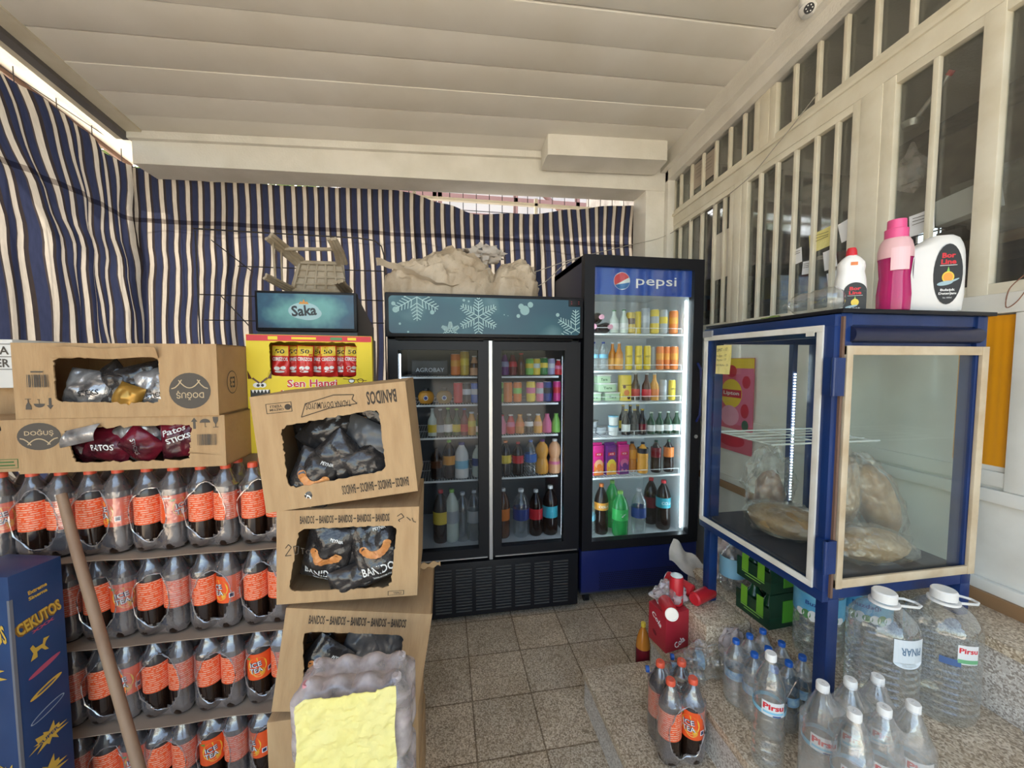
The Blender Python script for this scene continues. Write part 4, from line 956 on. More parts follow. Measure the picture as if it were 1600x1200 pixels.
lettering('lettering', [('Saka', cxm, 1.672, .12, .055, .03, R(5), 0)], pl((.015, .02, .03)), pn, (0, SY-.0256, 0))
lettering('sun_mark', [([(-.5, -.4), (-.3, .1), (-.15, -.1), (0, .5), (.15, -.1), (.3, .1), (.5, -.4)], cxm, 1.716, .05, .028, 0, 0, 0)], c_org, pn, (0, SY-.0256, 0))
# ================================================================== ICE TEA PACKS
RB, HB, SP = .0352, .262, .0732
def tea_label_mat():
    m, t, n, l = _new('orange_tea_label'); b = n['Principled BSDF']; b.inputs['Roughness'].default_value = .35
    tc = n.new('ShaderNodeTexCoord'); sp = n.new('ShaderNodeSeparateXYZ'); l.new(tc.outputs['Object'], sp.inputs[0])
    fr = n.new('ShaderNodeMath'); fr.operation = 'MULTIPLY'; fr.inputs[1].default_value = 150; l.new(sp.outputs[2], fr.inputs[0])
    f2 = n.new('ShaderNodeMath'); f2.operation = 'FRACT'; l.new(fr.outputs[0], f2.inputs[0])
    gt = n.new('ShaderNodeMath'); gt.operation = 'GREATER_THAN'; gt.inputs[1].default_value = .62; l.new(f2.outputs[0], gt.inputs[0])
    no = n.new('ShaderNodeTexNoise'); no.inputs['Scale'].default_value = 140; l.new(tc.outputs['Object'], no.inputs['Vector'])
    g2 = n.new('ShaderNodeMath'); g2.operation = 'GREATER_THAN'; g2.inputs[1].default_value = .44; l.new(no.outputs['Fac'], g2.inputs[0])
    mu = n.new('ShaderNodeMath'); mu.operation = 'MULTIPLY'; l.new(gt.outputs[0], mu.inputs[0]); l.new(g2.outputs[0], mu.inputs[1])
    # small print only on the back half (+Y side)
    bk = n.new('ShaderNodeMath'); bk.operation = 'GREATER_THAN'; bk.inputs[1].default_value = 0; l.new(sp.outputs[1], bk.inputs[0])
    m3 = n.new('ShaderNodeMath'); m3.operation = 'MULTIPLY'; l.new(mu.outputs[0], m3.inputs[0]); l.new(bk.outputs[0], m3.inputs[1])
    mx = n.new('ShaderNodeMixRGB'); mx.inputs[1].default_value = (.85, .105, .022, 1); mx.inputs[2].default_value = (.86, .50, .36, 1)
    l.new(m3.outputs[0], mx.inputs[0]); l.new(mx.outputs[0], b.inputs['Base Color']); return m
M['tealab'] = tea_label_mat()
tp = PROF['pet'][0]
tea_liq = MB(); tea_liq.lathe([(a*RB, z*HB) for a, z in tp if z <= .70]+[(0, .702*HB)], 22); tea_liq = tea_liq.mesh('tea'); tea_liq.materials.append(M['tea'])
neckp = [(r_*RB, z*HB) for r_, z in [(.985, .66), (.975, .69), (.84, .76), (.60, .845), (.38, .90), (.30, .93), (.30, .955)]]
neck = MB(); neck.lathe(neckp, 22); neck = neck.mesh('neck'); neck.materials.append(M['petgrey'])
labm = MB(); labm.lathe([(RB*1.0, .33*HB-.0003), (RB*1.015, .33*HB), (RB*1.015, .665*HB), (RB*1.0, .665*HB+.0003)], 28); labm = labm.mesh('label'); labm.materials.append(M['tealab'])
capm = MB(); capm.lathe([(0, .94*HB), (.0145, .94*HB), (.0145, .985*HB), (.0125, HB), (0, HB)], 18); capm = capm.mesh('cap'); capm.materials.append(M['ocap'])
zc = .50*HB
logo = letter_mesh([ell(.004, zc+.002, .058, .060, 0), ell(.010, zc-.020, .036, .030, 4), ([(-.5, 0), (-.2, .35), (.5, .5), (.2, -.2)], -.024, zc+.026, .018, .012, 0, 0, 3),
    ('ICE', 0, zc+.009, .034, .017, .07, R(8), 2), ('TEA', .001, zc-.011, .038, .017, .07, R(8), 2), ('ICE', 0, zc+.009, .033, .016, .0, R(8), 1), ('TEA', .001, zc-.011, .037, .016, .0, R(8), 1),
    rectp(.042, zc-.02, .014, .016, 1), rectp(.042, zc-.02, .010, .011, 2), rectp(-.038, zc+.036, .02, .004, 1)], wrapf(RB*1.03))
for m_ in (pl((.85, .50, .05)), M['wprint'], pl((.03, .035, .10)), pl((.10, .35, .06)), c_org): logo.materials.append(m_)
def tea_bottle(parent, x, y, rz):
    o = link('bottle', tea_liq, parent, (x, y, 0), (0, 0, rz)); link('bottle_neck', neck, o); link('label', labm, o); link('label_print', logo, o); link('cap', capm, o)
    return o
def film_shell(nx, ny, sp, rb, zs, ztop, holes, h_side=.195, name='shrink_wrap', m=None, parent=None, capw=.024):
    """heat-shrunk film round nx x ny bottles; open ovals where the film ends"""
    hx, hy = (nx-1)*sp/2+rb+.002, (ny-1)*sp/2+rb+.002; rc = rb*.85
    def rr_(u, sx, sy):
        # rounded rectangle outline, u in 0..1 starting at the front centre
        pts = []
        for cx, cy, a0 in ((sx-rc, -sy+rc, -90), (sx-rc, sy-rc, 0), (-sx+rc, sy-rc, 90), (-sx+rc, -sy+rc, 180)):
            for i in range(7): a = R(a0+15*i); pts.append(Vector((cx+rc*math.cos(a), cy+rc*math.sin(a), 0)))
        pts = [Vector((0, -sy, 0))]+pts+[Vector((0, -sy, 0))]
        L = [0]
        for a, b_ in zip(pts, pts[1:]): L.append(L[-1]+(b_-a).length)
        t = u*L[-1]; i = min(bisect.bisect(L, t)-1, len(L)-2); k = (t-L[i])/max(L[i+1]-L[i], 1e-9); return pts[i].lerp(pts[i+1], k)
    cs = [((i-(nx-1)/2)*sp, (j-(ny-1)/2)*sp) for i in range(nx) for j in range(ny)]
    bm_ = MB(); nu = 64*max(1, (nx+ny)//4); nv1 = 16; nv2 = 18; bm = bm_.bm; rows = []
    for j in range(nv1+nv2+1):
        row = []
        for i in range(nu):
            u = i/nu
            if j <= nv1:
                z = .006+(h_side-.006)*j/nv1; p = rr_(u, hx, hy)
                # film dips between neighbouring bottles
                d = 0
                for fx in [(k-(nx-2)/2)*sp for k in range(nx-1)]:
                    if abs(abs(p.y)-hy) < 1e-4: d = max(d, math.exp(-((p.x-fx)/(rb*.38))**2))
                for fy in [(k-(ny-2)/2)*sp for k in range(ny-1)]:
                    if abs(abs(p.x)-hx) < 1e-4: d = max(d, math.exp(-((p.y-fy)/(rb*.38))**2))
                s_ = 1-.09*d; wob = .0015*noise.noise(Vector((p.x*40, p.y*40, z*30)))
                p = Vector((p.x*s_, p.y*s_, z)); p.x += wob; p.y += wob
                if j < 2: p.x *= .93+.035*j; p.y *= .93+.035*j
            else:
                k = (j-nv1)/nv2; q_ = rr_(u, hx, hy); q_ = Vector((q_.x*(1-k)**.8, q_.y*(1-k)**.8, 0))
                pk = max(math.exp(-(((q_.x-cx)**2+(q_.y-cy)**2)/capw**2)) for cx, cy in cs)
                z = h_side+(zs-h_side)*min(1, k*3.2)+(ztop-zs)*pk*min(1, k*3.2)+.002*noise.noise(Vector((q_.x*60, q_.y*60, 5)))
                p = Vector((q_.x, q_.y, z))
            row.append(bm.verts.new(p))
        rows.append(row)
    for j in range(nv1+nv2):
        for i in range(nu):
            k = (i+1) % nu; f = bm.faces.new((rows[j][i], rows[j][k], rows[j+1][k], rows[j+1][i]))
    hk = lambda an, sd: 1+.16*noise.noise(Vector((math.cos(an)*1.6, math.sin(an)*1.6, sd*90)))+.05*noise.noise(Vector((math.cos(an)*5, math.sin(an)*5, sd*50)))
    kill = []
    for f in bm.faces:
        c = f.calc_center_median()
        for ax, sg, c0, z0, rx, rz_ in holes:
            a, b_ = (c.x, c.y) if ax == 'y' else (c.y, c.x)
            if b_*sg > 0 and ((a-c0)/rx)**2+((c.z-z0)/rz_)**2 < hk(math.atan2((c.z-z0)/rz_, (a-c0)/rx), c0)**2 and abs(b_) > (hy if ax == 'y' else hx)*.75: kill.append(f)
    bmesh.ops.delete(bm, geom=kill, context='FACES')
    for ax, sg, c0, z0, rx, rz_ in holes:
        if ax != 'y' or sg > 0: continue
        bm_.mi = 1
        pts = [Vector((c0+rx*1.03*hk(2*math.pi*(i%40)/40-(2*math.pi if i%40 > 20 else 0), c0)*math.cos(2*math.pi*i/40), -hy-.0002+(.0022 if abs(c0+rx*math.cos(2*math.pi*i/40)) < rb*.3 else 0), z0+rz_*1.03*hk(2*math.pi*(i%40)/40-(2*math.pi if i%40 > 20 else 0), c0)*math.sin(2*math.pi*i/40))) for i in range(41)]
        bm_.tube(pts, [.0016+.0010*math.sin(i*1.7) for i in range(41)], 5); bm_.mi = 0
    me = bm_.mesh(name); me.materials.append(m or M['film']); me.materials.append(M['rim'])
    return me
tea_wraps = [film_shell(2, 2, SP, RB, .212, .264, [('y', -1, cx, z0, rx, rz_), ('y', 1, 0, .12, .05, .07)], capw=.021) for cx, z0, rx, rz_ in ((-.006, .118, .058, .084), (.004, .112, .055, .078), (-.014, .120, .050, .082))]
def tea_pack(loc, rz, label, group, rots, wv_=0):
    t = thing('ice_tea_pack', label, 'bottle pack', loc, rz, group); k = 0
    for j in range(2):
        for i in range(2): tea_bottle(t, (i-.5)*SP, (j-.5)*SP, rots[k]); k += 1
    link('shrink_wrap', tea_wraps[wv_], t); return t
rnd = random.Random(11)
TY = 1.35; TP = .148
zb = [.818, .546, .273, 0.0]
GT = 'shrink-wrapped ice tea packs in the stack on the left'
rown = ['top', 'second', 'third', 'lowest']
front = {(0, 3): (200, 150), (0, 2): (185, 60), (0, 1): (170, -40), (0, 0): (190, 160), (0, 4): (170, 200), (1, 1): (165, 20), (1, 2): (190, 175), (1, 3): (160, -35), (1, 4): (175, 165), (2, 1): (170, -5), (2, 2): (180, 170), (2, 3): (165, 190), (2, 4): (5, 175), (3, 3): (20, 180), (3, 4): (-35, 190)}
cols = [-1.347, -1.195, -1.043, -.893, -.742, -.590, -.440]
for r_i, z in enumerate(zb):
    for c_i, x in enumerate(cols):
        jx = rnd.uniform(-.0015, .0015); jy = rnd.uniform(0, .006)+(.035 if (r_i == 0 and c_i == 6) else 0)
        a = front.get((r_i, c_i-1), (rnd.choice([180, 160, 200]), rnd.choice([170, 30, 190])))
        rots = [R(a[0]), R(a[1]), R(170), R(190)]
        tea_pack((x+jx, TY+.0745+jy, z+.0008), R(rnd.uniform(-.4, .4)), f'shrink-wrapped ice tea four-pack, {rown[r_i]} row, {ORD[c_i]} from the left in the left-hand stack', GT, rots, rnd.randrange(3))
for k, z in enumerate(zb[:3]):
    b = MB(); x0_, x1_ = cols[0]-.085, cols[-1]+.08
    b.grid(lambda u, v: Vector((x0_+(x1_-x0_)*u, TY-.022+v*.19+.003*math.sin(u*19+k), z-.0055+.0022*math.sin(u*23+k*2)*(1-v))), 60, 4)
    vs_ = b.bm.verts[:]; r_ = bmesh.ops.extrude_face_region(b.bm, geom=b.bm.faces[:])
    for v in r_['geom']:
        if isinstance(v, bmesh.types.BMVert): v.co.z += .0025
    tag(b.build('cardboard_sheet', mat('sheet_card%d' % k, (.36, .27, .20), .9, var=(.30, .22, .16), vs=8)), f'brown cardboard sheet under the {["top", "second", "third"][k]} row of ice tea packs', 'cardboard sheet')
# plain cartons carrying the load behind the packs
for k in range(2):
    t = bx('cardboard_box', M['card'], None, -1.28, -.30, 1.535, 1.86, .001+k*.5425, .542+k*.5425, bev=.005)
    tag(t, f'long plain cardboard box hidden behind the ice tea packs, {"lower" if k == 0 else "upper"} one', 'cardboard box')

# ================================================================== CARTONS WITH TORN OPENINGS
def rough(poly, n, amp, seed):
    """resample a closed outline to n points with a torn edge"""
    L = [0]; P_ = poly+[poly[0]]
    for a, b_ in zip(P_, P_[1:]): L.append(L[-1]+math.hypot(b_[0]-a[0], b_[1]-a[1]))
    out = []
    for i in range(n):
        t = L[-1]*i/n; k = min(bisect.bisect(L, t)-1, len(L)-2); f = (t-L[k])/max(1e-9, L[k+1]-L[k])
        x = P_[k][0]+(P_[k+1][0]-P_[k][0])*f; z = P_[k][1]+(P_[k+1][1]-P_[k][1])*f
        q_ = Vector((i*.9, seed*7.3, 0)); out.append((x+amp*noise.noise(q_), z+amp*noise.noise(q_+Vector((0, 0, 9)))))
    return out
def carton(name, label, loc, rot, w, d, h, hole, amp=.003, seed=0, cat='cardboard box', group=None, m=None, m2=None, inner=True):
    """origin at the bottom centre of the front edge; hole = outline relative to that, in XZ"""
    t = thing(name, label, cat, loc, rot, group); m = m or M['card']; th = .004
    b = MB(); n = 96
    N = n//4
    outer = [(-w/2+w*i/N, 0) for i in range(N)]+[(w/2, h*i/N) for i in range(N)]+[(w/2-w*i/N, h) for i in range(N)]+[(-w/2, h-h*i/N) for i in range(N)]
    x0 = min(p[0] for p in hole); x1 = max(p[0] for p in hole)
    hol = []
    for k in range(4):
        a, c_ = hole[k], hole[(k+1) % 4]
        for i in range(N): hol.append((a[0]+(c_[0]-a[0])*i/N, a[1]+(c_[1]-a[1])*i/N))
    # round the corners and tear the edge
    sm = [((hol[i-2][0]+hol[i-1][0]+hol[i][0]+hol[(i+1) % n][0]+hol[(i+2) % n][0])/5, (hol[i-2][1]+hol[i-1][1]+hol[i][1]+hol[(i+1) % n][1]+hol[(i+2) % n][1])/5) for i in range(n)]
    hol = [(x+amp*noise.noise(Vector((i*.7, seed, 0)))*1.6, z+amp*noise.noise(Vector((i*.7, seed, 9)))*1.6) for i, (x, z) in enumerate(sm)]
    b.ring(outer, hol, 0, th)
    b.box(-w/2, -w/2+th, th, d, 0, h); b.box(w/2-th, w/2, th, d, 0, h); b.box(-w/2, w/2, d-th, d, 0, h)
    b.box(-w/2, w/2, th, d, 0, th); b.box(-w/2, w/2, th, d, h-th, h)
    b.build('carton_body', m, t, smooth=False)
    return t
def bag_fn(w, h, th, seed):
    o = Vector((seed*2.3, seed*5.1, 0))
    def f(x, z, k=0):
        u, v = x/w*2, z/h*2
        e = max(0, 1-abs(u)**3.2)**.6*max(0, 1-abs(v)**2.6)**.7
        cr = noise.noise(Vector((x*28, z*20, 0))+o)*.010+noise.noise(Vector((x*70, z*50, 3))+o)*.004+abs(noise.noise(Vector((x*16, z*34, 6))+o))*-.008
        return Vector((x*(1-.06*max(0, abs(v)-.6)), -th/2*e-cr*(.25+e)-.0006-.0004*min(k, 8), z))
    return f
def snack_bag(label, parent_loc, rot, w, h, th, seed, m=None, prints=(), pm=(), group=None, cat='snack bag'):
    t = thing('snack_bag', label, cat, parent_loc, rot, group); f = bag_fn(w, h, th, seed)
    b = MB(); b.grid(lambda u, v: f((u-.5)*w, (v-.5)*h)+Vector((0, .001, 0)), 22, 28)
    g_ = bag_fn(w, h, th*.8, seed+40)
    def bk(u, v):
        p = g_((.5-u)*w, (v-.5)*h); p.y = max(-p.y, .002+f(p.x, p.z).y*0); return p
    b.grid(bk, 22, 28); b.build('bag_body', m or M['foil'], t)
    if prints: lettering('bag_print', list(prints), list(pm), t, f=f)
    return t
def T(loc, rot, p): return Matrix.Translation(loc) @ Matrix.Rotation(rot[2], 4, 'Z') @ Matrix.Rotation(rot[1], 4, 'Y') @ Matrix.Rotation(rot[0], 4, 'X') @ Vector(p)
def place_in(t, p, ry=0, rx=0, rz=0):
    """world location and rotation for something lying inside a tilted carton"""
    mw = Matrix.Translation(t.location) @ t.rotation_euler.to_matrix().to_4x4() @ Matrix.Translation(Vector(p)) @ Matrix.Rotation(rz, 4, 'Z') @ Matrix.Rotation(ry, 4, 'Y') @ Matrix.Rotation(rx, 4, 'X')
    return mw.to_translation(), mw.to_euler()
TT = 1.0855
def pic(kind, cx, cz, s, mi=0, flip=False):
    o = []
    if kind == 'arrow': o = [rectp(cx, cz-s*.12, s*.2, s*.7, mi), ([(-.5, -.5), (.5, -.5), (0, .5)], cx, cz+s*.32, s*.5, s*.36, 0, 0, mi)]
    if kind == 'umbrella': o = [(circ(16, 0, math.pi), cx, cz, s*.9, s*.75, 0, 0, mi), rectp(cx, cz-s*.15, s*.05, s*.5, mi), rectp(cx+s*.07, cz-s*.40, s*.16, s*.05, mi)]
    if kind == 'glass': o = [([(-.5, .5), (-.42, -.1), (-.1, -.5), (.1, -.5), (.42, -.1), (.5, .5)], cx, cz+s*.18, s*.42, s*.6, 0, 0, mi), rectp(cx, cz-s*.2, s*.06, s*.35, mi), rectp(cx, cz-s*.40, s*.42, s*.05, mi)]
    if flip: o = [(i[0], 2*cx-i[1], 2*cz-i[2], i[3], i[4], i[5], i[6]+math.pi, i[7]) for i in o]
    return o
def barcode(cx, cz, w, h, seed=1):
    r = random.Random(seed); x = cx-w/2; o = []
    while x < cx+w/2:
        ww = r.choice([.0012, .002, .0032]); o.append(rectp(x+ww/2, cz, ww, h)); x += ww+r.choice([.0012, .0018, .0028])
    return o
def dogus_logo(cx, cz, w, h, flip):
    o = [ell(0, 0, w, h, 0), ('DOĞUŞ', 0, h*.13, w*.66, h*.26, .01, 0, 1)]
    def arc(x0, x1, zt, zb_):
        P_ = [(x0+(x1-x0)*i/10, zb_+(zt-zb_)*(1-((i/5)-1)**2)) for i in range(11)]
        for a, c_ in zip(P_, P_[1:]):
            if (a[0]/(w/2))**2+(a[1]/(h/2))**2 < 1 and (c_[0]/(w/2))**2+(c_[1]/(h/2))**2 < 1.0: o.append(strip(*a, *c_, .003, 1))
    arc(-w*.85, -.02*w, -.06*h, -h*.75); arc(.02*w, w*.85, -.06*h, -h*.75); arc(-w*.32, w*.32, -.08*h, -h*.42)
    if flip: o = [(s, cx-x, cz-z, a, b_, c_, d+math.pi, e) for s, x, z, a, b_, c_, d, e in o]
    else: o = [(s, cx+x, cz+z, a, b_, c_, d, e) for s, x, z, a, b_, c_, d, e in o]
    return o
# lower DOGUS carton
D1 = thing
p0 = PY(38, 748, 1.345); p1 = PY(357, 748, 1.345)
w1 = p1.x-p0.x; cx1 = (p0.x+p1.x)/2
hb = (1.41-TT)-( -PY(200, 651, 1.345).z+1.41) if False else PY(200, 651, 1.345).z-TT
dg1 = carton('snack_carton', 'cardboard carton with torn opening full of dark red snack bags, printed emblem at left', (cx1, 1.335, TT), R(.3), w1, .24, hb, [(-w1*.245, hb*.17), (w1*.31, hb*.15), (w1*.33, hb*.84), (-w1*.285, hb*.80)], amp=.006, seed=2)
lettering('carton_print', dogus_logo(-w1*.40, hb*.68, w1*.20, hb*.50, False)+pic('arrow', w1*.345, hb*.85, .036)+pic('umbrella', w1*.40, hb*.86, .032)+pic('glass', w1*.455, hb*.86, .036)+barcode(w1*.405, hb*.53, .052, .034), [M['inkg'], pl((.55, .42, .26), .8)], dg1, (0, -.0006, 0))
hu = PY(200, 537, 1.33).z-TT-hb
w2 = PY(341, 600, 1.33).x-PY(19, 600, 1.33).x; cx2 = (PY(341, 600, 1.33).x+PY(19, 600, 1.33).x)/2
dg2 = carton('snack_carton', 'top cardboard carton with torn opening, printed emblem upside down at right', (cx2, 1.33, TT+hb+.0008), R(-.6), w2, .24, hu, [(-w2*.31, hu*.22), (w2*.20, hu*.19), (w2*.20, hu*.82), (-w2*.31, hu*.80)], amp=.004, seed=5)
lettering('carton_print', dogus_logo(w2*.355, hu*.35, w2*.215, hu*.50, True)+pic('arrow', -w2*.335, hu*.20, .034, flip=True)+pic('umbrella', -w2*.385, hu*.20, .030, flip=True)+pic('glass', -w2*.435, hu*.20, .034, flip=True)+barcode(-w2*.385, hu*.50, .055, .036, 3)+[rectp(-w2*.385, hu*.62, .03, .004)], [M['inkg'], pl((.55, .42, .26), .8)], dg2, (0, -.0006, 0))
lettering('side_mark', [ell(0, 0, .062, .075, 0), ell(0, 0, .056, .069, 1), ('E3', 0, 0, .030, .036, .02, math.pi, 0)], [M['inkg'], M['card']], dg2, (w2/2+.0008, .08, hu*.45), R(90))
# torn flap on the upper carton
b = MB(); b.grid(lambda u, v: Vector((-w2*.31+u*w2*.52, -.006-.012*v+.002*math.sin(u*17), hu*.82+.030*(.0+v)+.003*math.sin(u*9)-.004)), 24, 3); b.build('torn_flap', M['card'], dg2)
st_txt = [('Patos', -.012, .022, .062, .020, .02, R(14), 0), ('STICKS', .0, -.004, .068, .016, .03, R(12), 0)]
rb_ = random.Random(8)
def bagset(t, specs, group, base):
    for k, (x, y, z, ry, w, h, m, pr, pm, d) in enumerate(specs):
        L, E_ = place_in(t, (x, y, z), R(ry), R(rb_.uniform(-12, 12)), R(rb_.uniform(-8, 8)))
        snack_bag(f'{d} {base}', L, E_, w, h, .05, k+t.name.__hash__() % 17 if False else k*3+len(base), m, pr, pm, group)
S1 = 'in the lower torn carton'
bagset(dg1, [(-.145, .06, .085, -35, .10, .13, M['redfoil'], (), (), 'dark red snack bag at the left end'), (-.075, .045, .072, 12, .12, .10, M['redfoil'], [(('PATOS'), .0, -.01, .055, .018, .02, R(10), 0)], [M['wprint']], 'dark red lettered snack bag, second from left'),
    (-.11, .09, .10, 60, .10, .13, M['foil'], (), (), 'black snack bag tucked behind'), (0, .055, .085, -30, .12, .12, M['silver'], (), (), 'crumpled silver snack bag at the middle'), (.02, .03, .068, 40, .11, .09, M['redfoil'], [('STICKS', 0, 0, .05, .012, .02, R(-30), 0)], [M['silver']], 'dark red snack bag leaning at the middle'),
    (.07, .09, .11, 5, .12, .12, M['redfoil'], (), (), 'dark red snack bag at the back'), (.125, .045, .088, -6, .115, .125, M['redfoil'], st_txt, [M['wprint']], 'dark red bag lettered PATOS STICKS at the right end')], 'dark red snack bags', S1)
b = MB(); b.grid(lambda u, v: Vector((-w1*.30+u*.085+v*.02, -.006-.012*math.sin(v*3), hb*(.46+.32*v)+u*.02)), 8, 8); b.build('white_tape', M['silver'], dg1)
S2 = 'in the topmost left carton'
bagset(dg2, [(-.115, .05, .08, 8, .13, .12, M['silver'], [('STICKS', .02, -.01, .05, .016, .02, R(15), 0)], [M['bprint']], 'silver and black snack bag at the left'), (-.06, .055, .09, -40, .12, .13, M['foil'], (), (), 'black snack bag second from left'),
    (.01, .06, .10, 75, .11, .13, M['foil'], (), (), 'black shiny snack bag at the middle'), (.01, .02, .058, 20, .075, .075, pl((.45, .25, .05), .3, metal=.5), (), (), 'small torn gold bag'), (.07, .05, .08, -15, .115, .13, M['silver'], [('STICKS', 0, -.02, .05, .014, .02, 0, 0)], [M['bprint']], 'silver snack bag at the right')], 'silver snack bags', S2)
# third carton cut by the left picture edge
dg3 = carton('snack_carton', 'cardboard carton cut off by the left edge beside the lower torn carton', (p0.x-.115-.004, 1.37, TT), 0, .23, .22, hb*.96, [(-.10, hb*.30), (.03, hb*.27), (.05, hb*.86), (-.10, hb*.90)], amp=.004, seed=9)
lettering('carton_print', [rectp(.055, hb*.15, .06, .028, 0), rectp(.055, hb*.15, .056, .024, 1), rectp(.055, hb*.18, .04, .005, 0), rectp(.055, hb*.12, .045, .005, 0)], [pl((.10, .18, .06)), M['card']], dg3, (0, -.0006, 0))
bagset(dg3, [(-.03, .06, .08, 20, .12, .14, M['foil'], (), (), 'black shiny snack bag lying'), (-.07, .05, .10, -30, .10, .13, M['silver'], (), (), 'silver snack bag lying')], 'snack bags at left edge', 'inside the left-edge carton')
wsx = PY(12, 600, 1.5); t = thing('white_crate', 'white printed crate at the left picture edge above the cut-off carton', 'crate', (wsx.x-.10, 1.50, TT+.24), 0)
b = MB(); b.box(-.12, .12, 0, .2, 0, .155, bev=.004); b.build('crate_body', M['white'], t)
lettering('lettering', [('MA', .085, .120, .05, .026, .02, 0, 0), ('FER', .085, .080, .05, .026, .02, 0, 0), rectp(0, .14, .24, .002, 0), rectp(0, .10, .24, .002, 0), rectp(0, .06, .24, .002, 0)], M['inkg'], t, (0, -.001, 0))
t = bx('cardboard_box', M['card'], None, wsx.x-.25, wsx.x+.02, 1.54, 1.72, TT+.0, TT+.239, bev=.004); tag(t, 'plain cardboard box carrying the white printed crate', 'cardboard box')

# ---- BANIDOS stack
BX = -.29
def B_side(t, w, h, d): pass
stack = []
def banidos(label, corners, Y, d, hole, seed, prints, z_override=None):
    (x0_, y0_), (x1_, y1_) = corners[0], corners[1]      # bottom-left, bottom-right pixels
    a = PY(x0_, y0_, Y); c_ = PY(x1_, y1_, Y); tl = PY(corners[2][0], corners[2][1], Y)
    w = (c_-a).length; h = (tl-a).length; ang = -math.atan2(c_.z-a.z, c_.x-a.x)
    mid = (a+c_)/2
    t = carton('snack_carton', label, mid, (0, ang, 0), w, d, h, [(p_[0]*w-w/2, p_[1]*h) for p_ in hole], amp=.0035, seed=seed)
    t['_w'] = w; t['_h'] = h; del t['_w'], t['_h']
    if prints: lettering('carton_print', prints(w, h), [M['ink'], M['card']], t, (0, -.0006, 0))
    return t, w, h
def band(w, h, z, n=5, flip=True, x0_=-.42, x1_=.42, dash=True):
    o = []
    for k in range(n):
        x = (x0_+(x1_-x0_)*(k+.5)/n)*w; o.append(('BANIDOS', x, z*h, w*(x1_-x0_)/n*.74, h*.085, .02, math.pi if flip else 0, 0))
        if k < n-1: o.append(rectp(x+w*(x1_-x0_)/n*.5, z*h, w*.018, h*.012))
    return o
def pr1(w, h):
    o = band(w, h, .105, 4, True, -.02, .46)[0:7]
    o += [('BANIDOS', w*.33, h*.885, w*.20, h*.12, .03, math.pi, 0), ('TADINA DOYUMUYOS', -w*.02, h*.865, w*.29, h*.055, .01, math.pi-.03, 0)]
    P_ = [(-.20*w, .785*h), (-.165*w, .895*h), (.02*w, .945*h), (.15*w, .93*h), (.135*w, .89*h), (.165*w, .85*h), (-.02*w, .835*h), (-.20*w, .785*h)]
    o += [strip(*a, *c_, .0022) for a, c_ in zip(P_, P_[1:])]
    o += [rectp(-.33*w, .885*h, .16*w, .085*h, 0), rectp(-.33*w, .885*h, .15*w, .075*h, 1), ell(-.275*w, .885*h, .04*w, .05*h, 0), ('YERLI', -.345*w, .90*h, .075*w, .022*h, .02, math.pi, 0), ('ÜRETIM', -.345*w, .87*h, .085*w, .022*h, .02, math.pi, 0)]
    return o
def pr2(w, h):
    o = band(w, h, .895, 5, False, -.36, .30); pen = [strip(*a, *c_, .0022) for Q in ([(-.44, .60), (-.42, .64), (-.40, .61), (-.44, .52), (-.40, .525)], [(-.385, .62), (-.375, .53), (-.355, .54), (-.35, .62), (-.385, .62)], [(-.335, .60), (-.31, .59)], [(-.325, .60), (-.32, .535)], [(-.285, .58), (-.30, .56), (-.29, .535)], [(.34, .90), (.37, .93), (.39, .89), (.35, .86), (.36, .84)], [(.41, .89), (.44, .85)], [(.45, .88), (.46, .84), (.48, .83)]) for a, c_ in zip([(x*w, z*h) for x, z in Q], [(x*w, z*h) for x, z in Q][1:])]
    o += [rectp(.34*w, .045*h, .12*w, .05*h, 0), rectp(.34*w, .045*h, .11*w, .04*h, 1), ('YERLI', .35*w, .045*h, .06*w, .022*h, .02, 0, 0)]
    P_ = [(-.10, .06), (.08, .045), (.20, .075), (.18, .035), (-.1, .03)]
    return o+pen
def pr3(w, h): return band(w, h, .90, 5, False, -.36, .34)
Yb = 1.10
bn1, bw1, bh1 = banidos('topmost tilted BANIDOS snack carton, printing upside down, in the middle stack', [(416, 802), (653, 767), (378, 622)], Yb, .27, [(.155, .185), (.80, .225), (.80, .78), (.165, .725)], 3, pr1)
bn2, bw2, bh2 = banidos('second BANIDOS snack carton with a handwritten price, middle of the stack', [(432, 945), (652, 930), (412, 800)], Yb+.004, .27, [(.08, .13), (.80, .11), (.84, .80), (.15, .80)], 5, pr2)
bn3, bw3, bh3 = banidos('third BANIDOS snack carton, its opening half hidden by the filmed bottle pack', [(424, 1112), (652, 1112), (428, 950)], Yb+.006, .27, [(.20, .12), (.82, .12), (.82, .78), (.13, .78)], 7, pr3)
zb4 = bn3.location.z; xc4 = bn3.location.x
t = bx('cardboard_box', M['card'], None, xc4-bw3/2-.012, xc4+bw3/2, Yb+.008, Yb+.28, zb4/2+.001, zb4-.001, bev=.004); tag(t, 'plain cardboard box beneath the three BANIDOS snack cartons', 'cardboard box')
t = bx('cardboard_box', M['card'], None, xc4-bw3/2, xc4+bw3/2+.005, Yb+.008, Yb+.28, .001, zb4/2, bev=.004); tag(t, 'lowest cardboard box of the BANIDOS stack on the floor', 'cardboard box')
crescent = [(.5*math.cos(a), .5*math.sin(a)) for a in [R(200+14*i) for i in range(11)]]+[(.30*math.cos(a), .30*math.sin(a)+.06) for a in [R(340-14*i) for i in range(11)]]
def bprint(sc=1, big=True): return [ell(.034*math.cos(R(a))*sc, (.022+.034*math.sin(R(a)))*sc, .022*sc, .020*sc, 1) for a in range(205, 345, 15)]+[('BANIDOS', 0, -.052*sc, .095*sc, .024*sc, .02, 0, 0), ('PEYNIR', .02, .052*sc, .034*sc, .008, .02, 0, 0), ('TADINA DOYUMUYOS', 0, -.074*sc, .05*sc, .006, .01, 0, 0)]
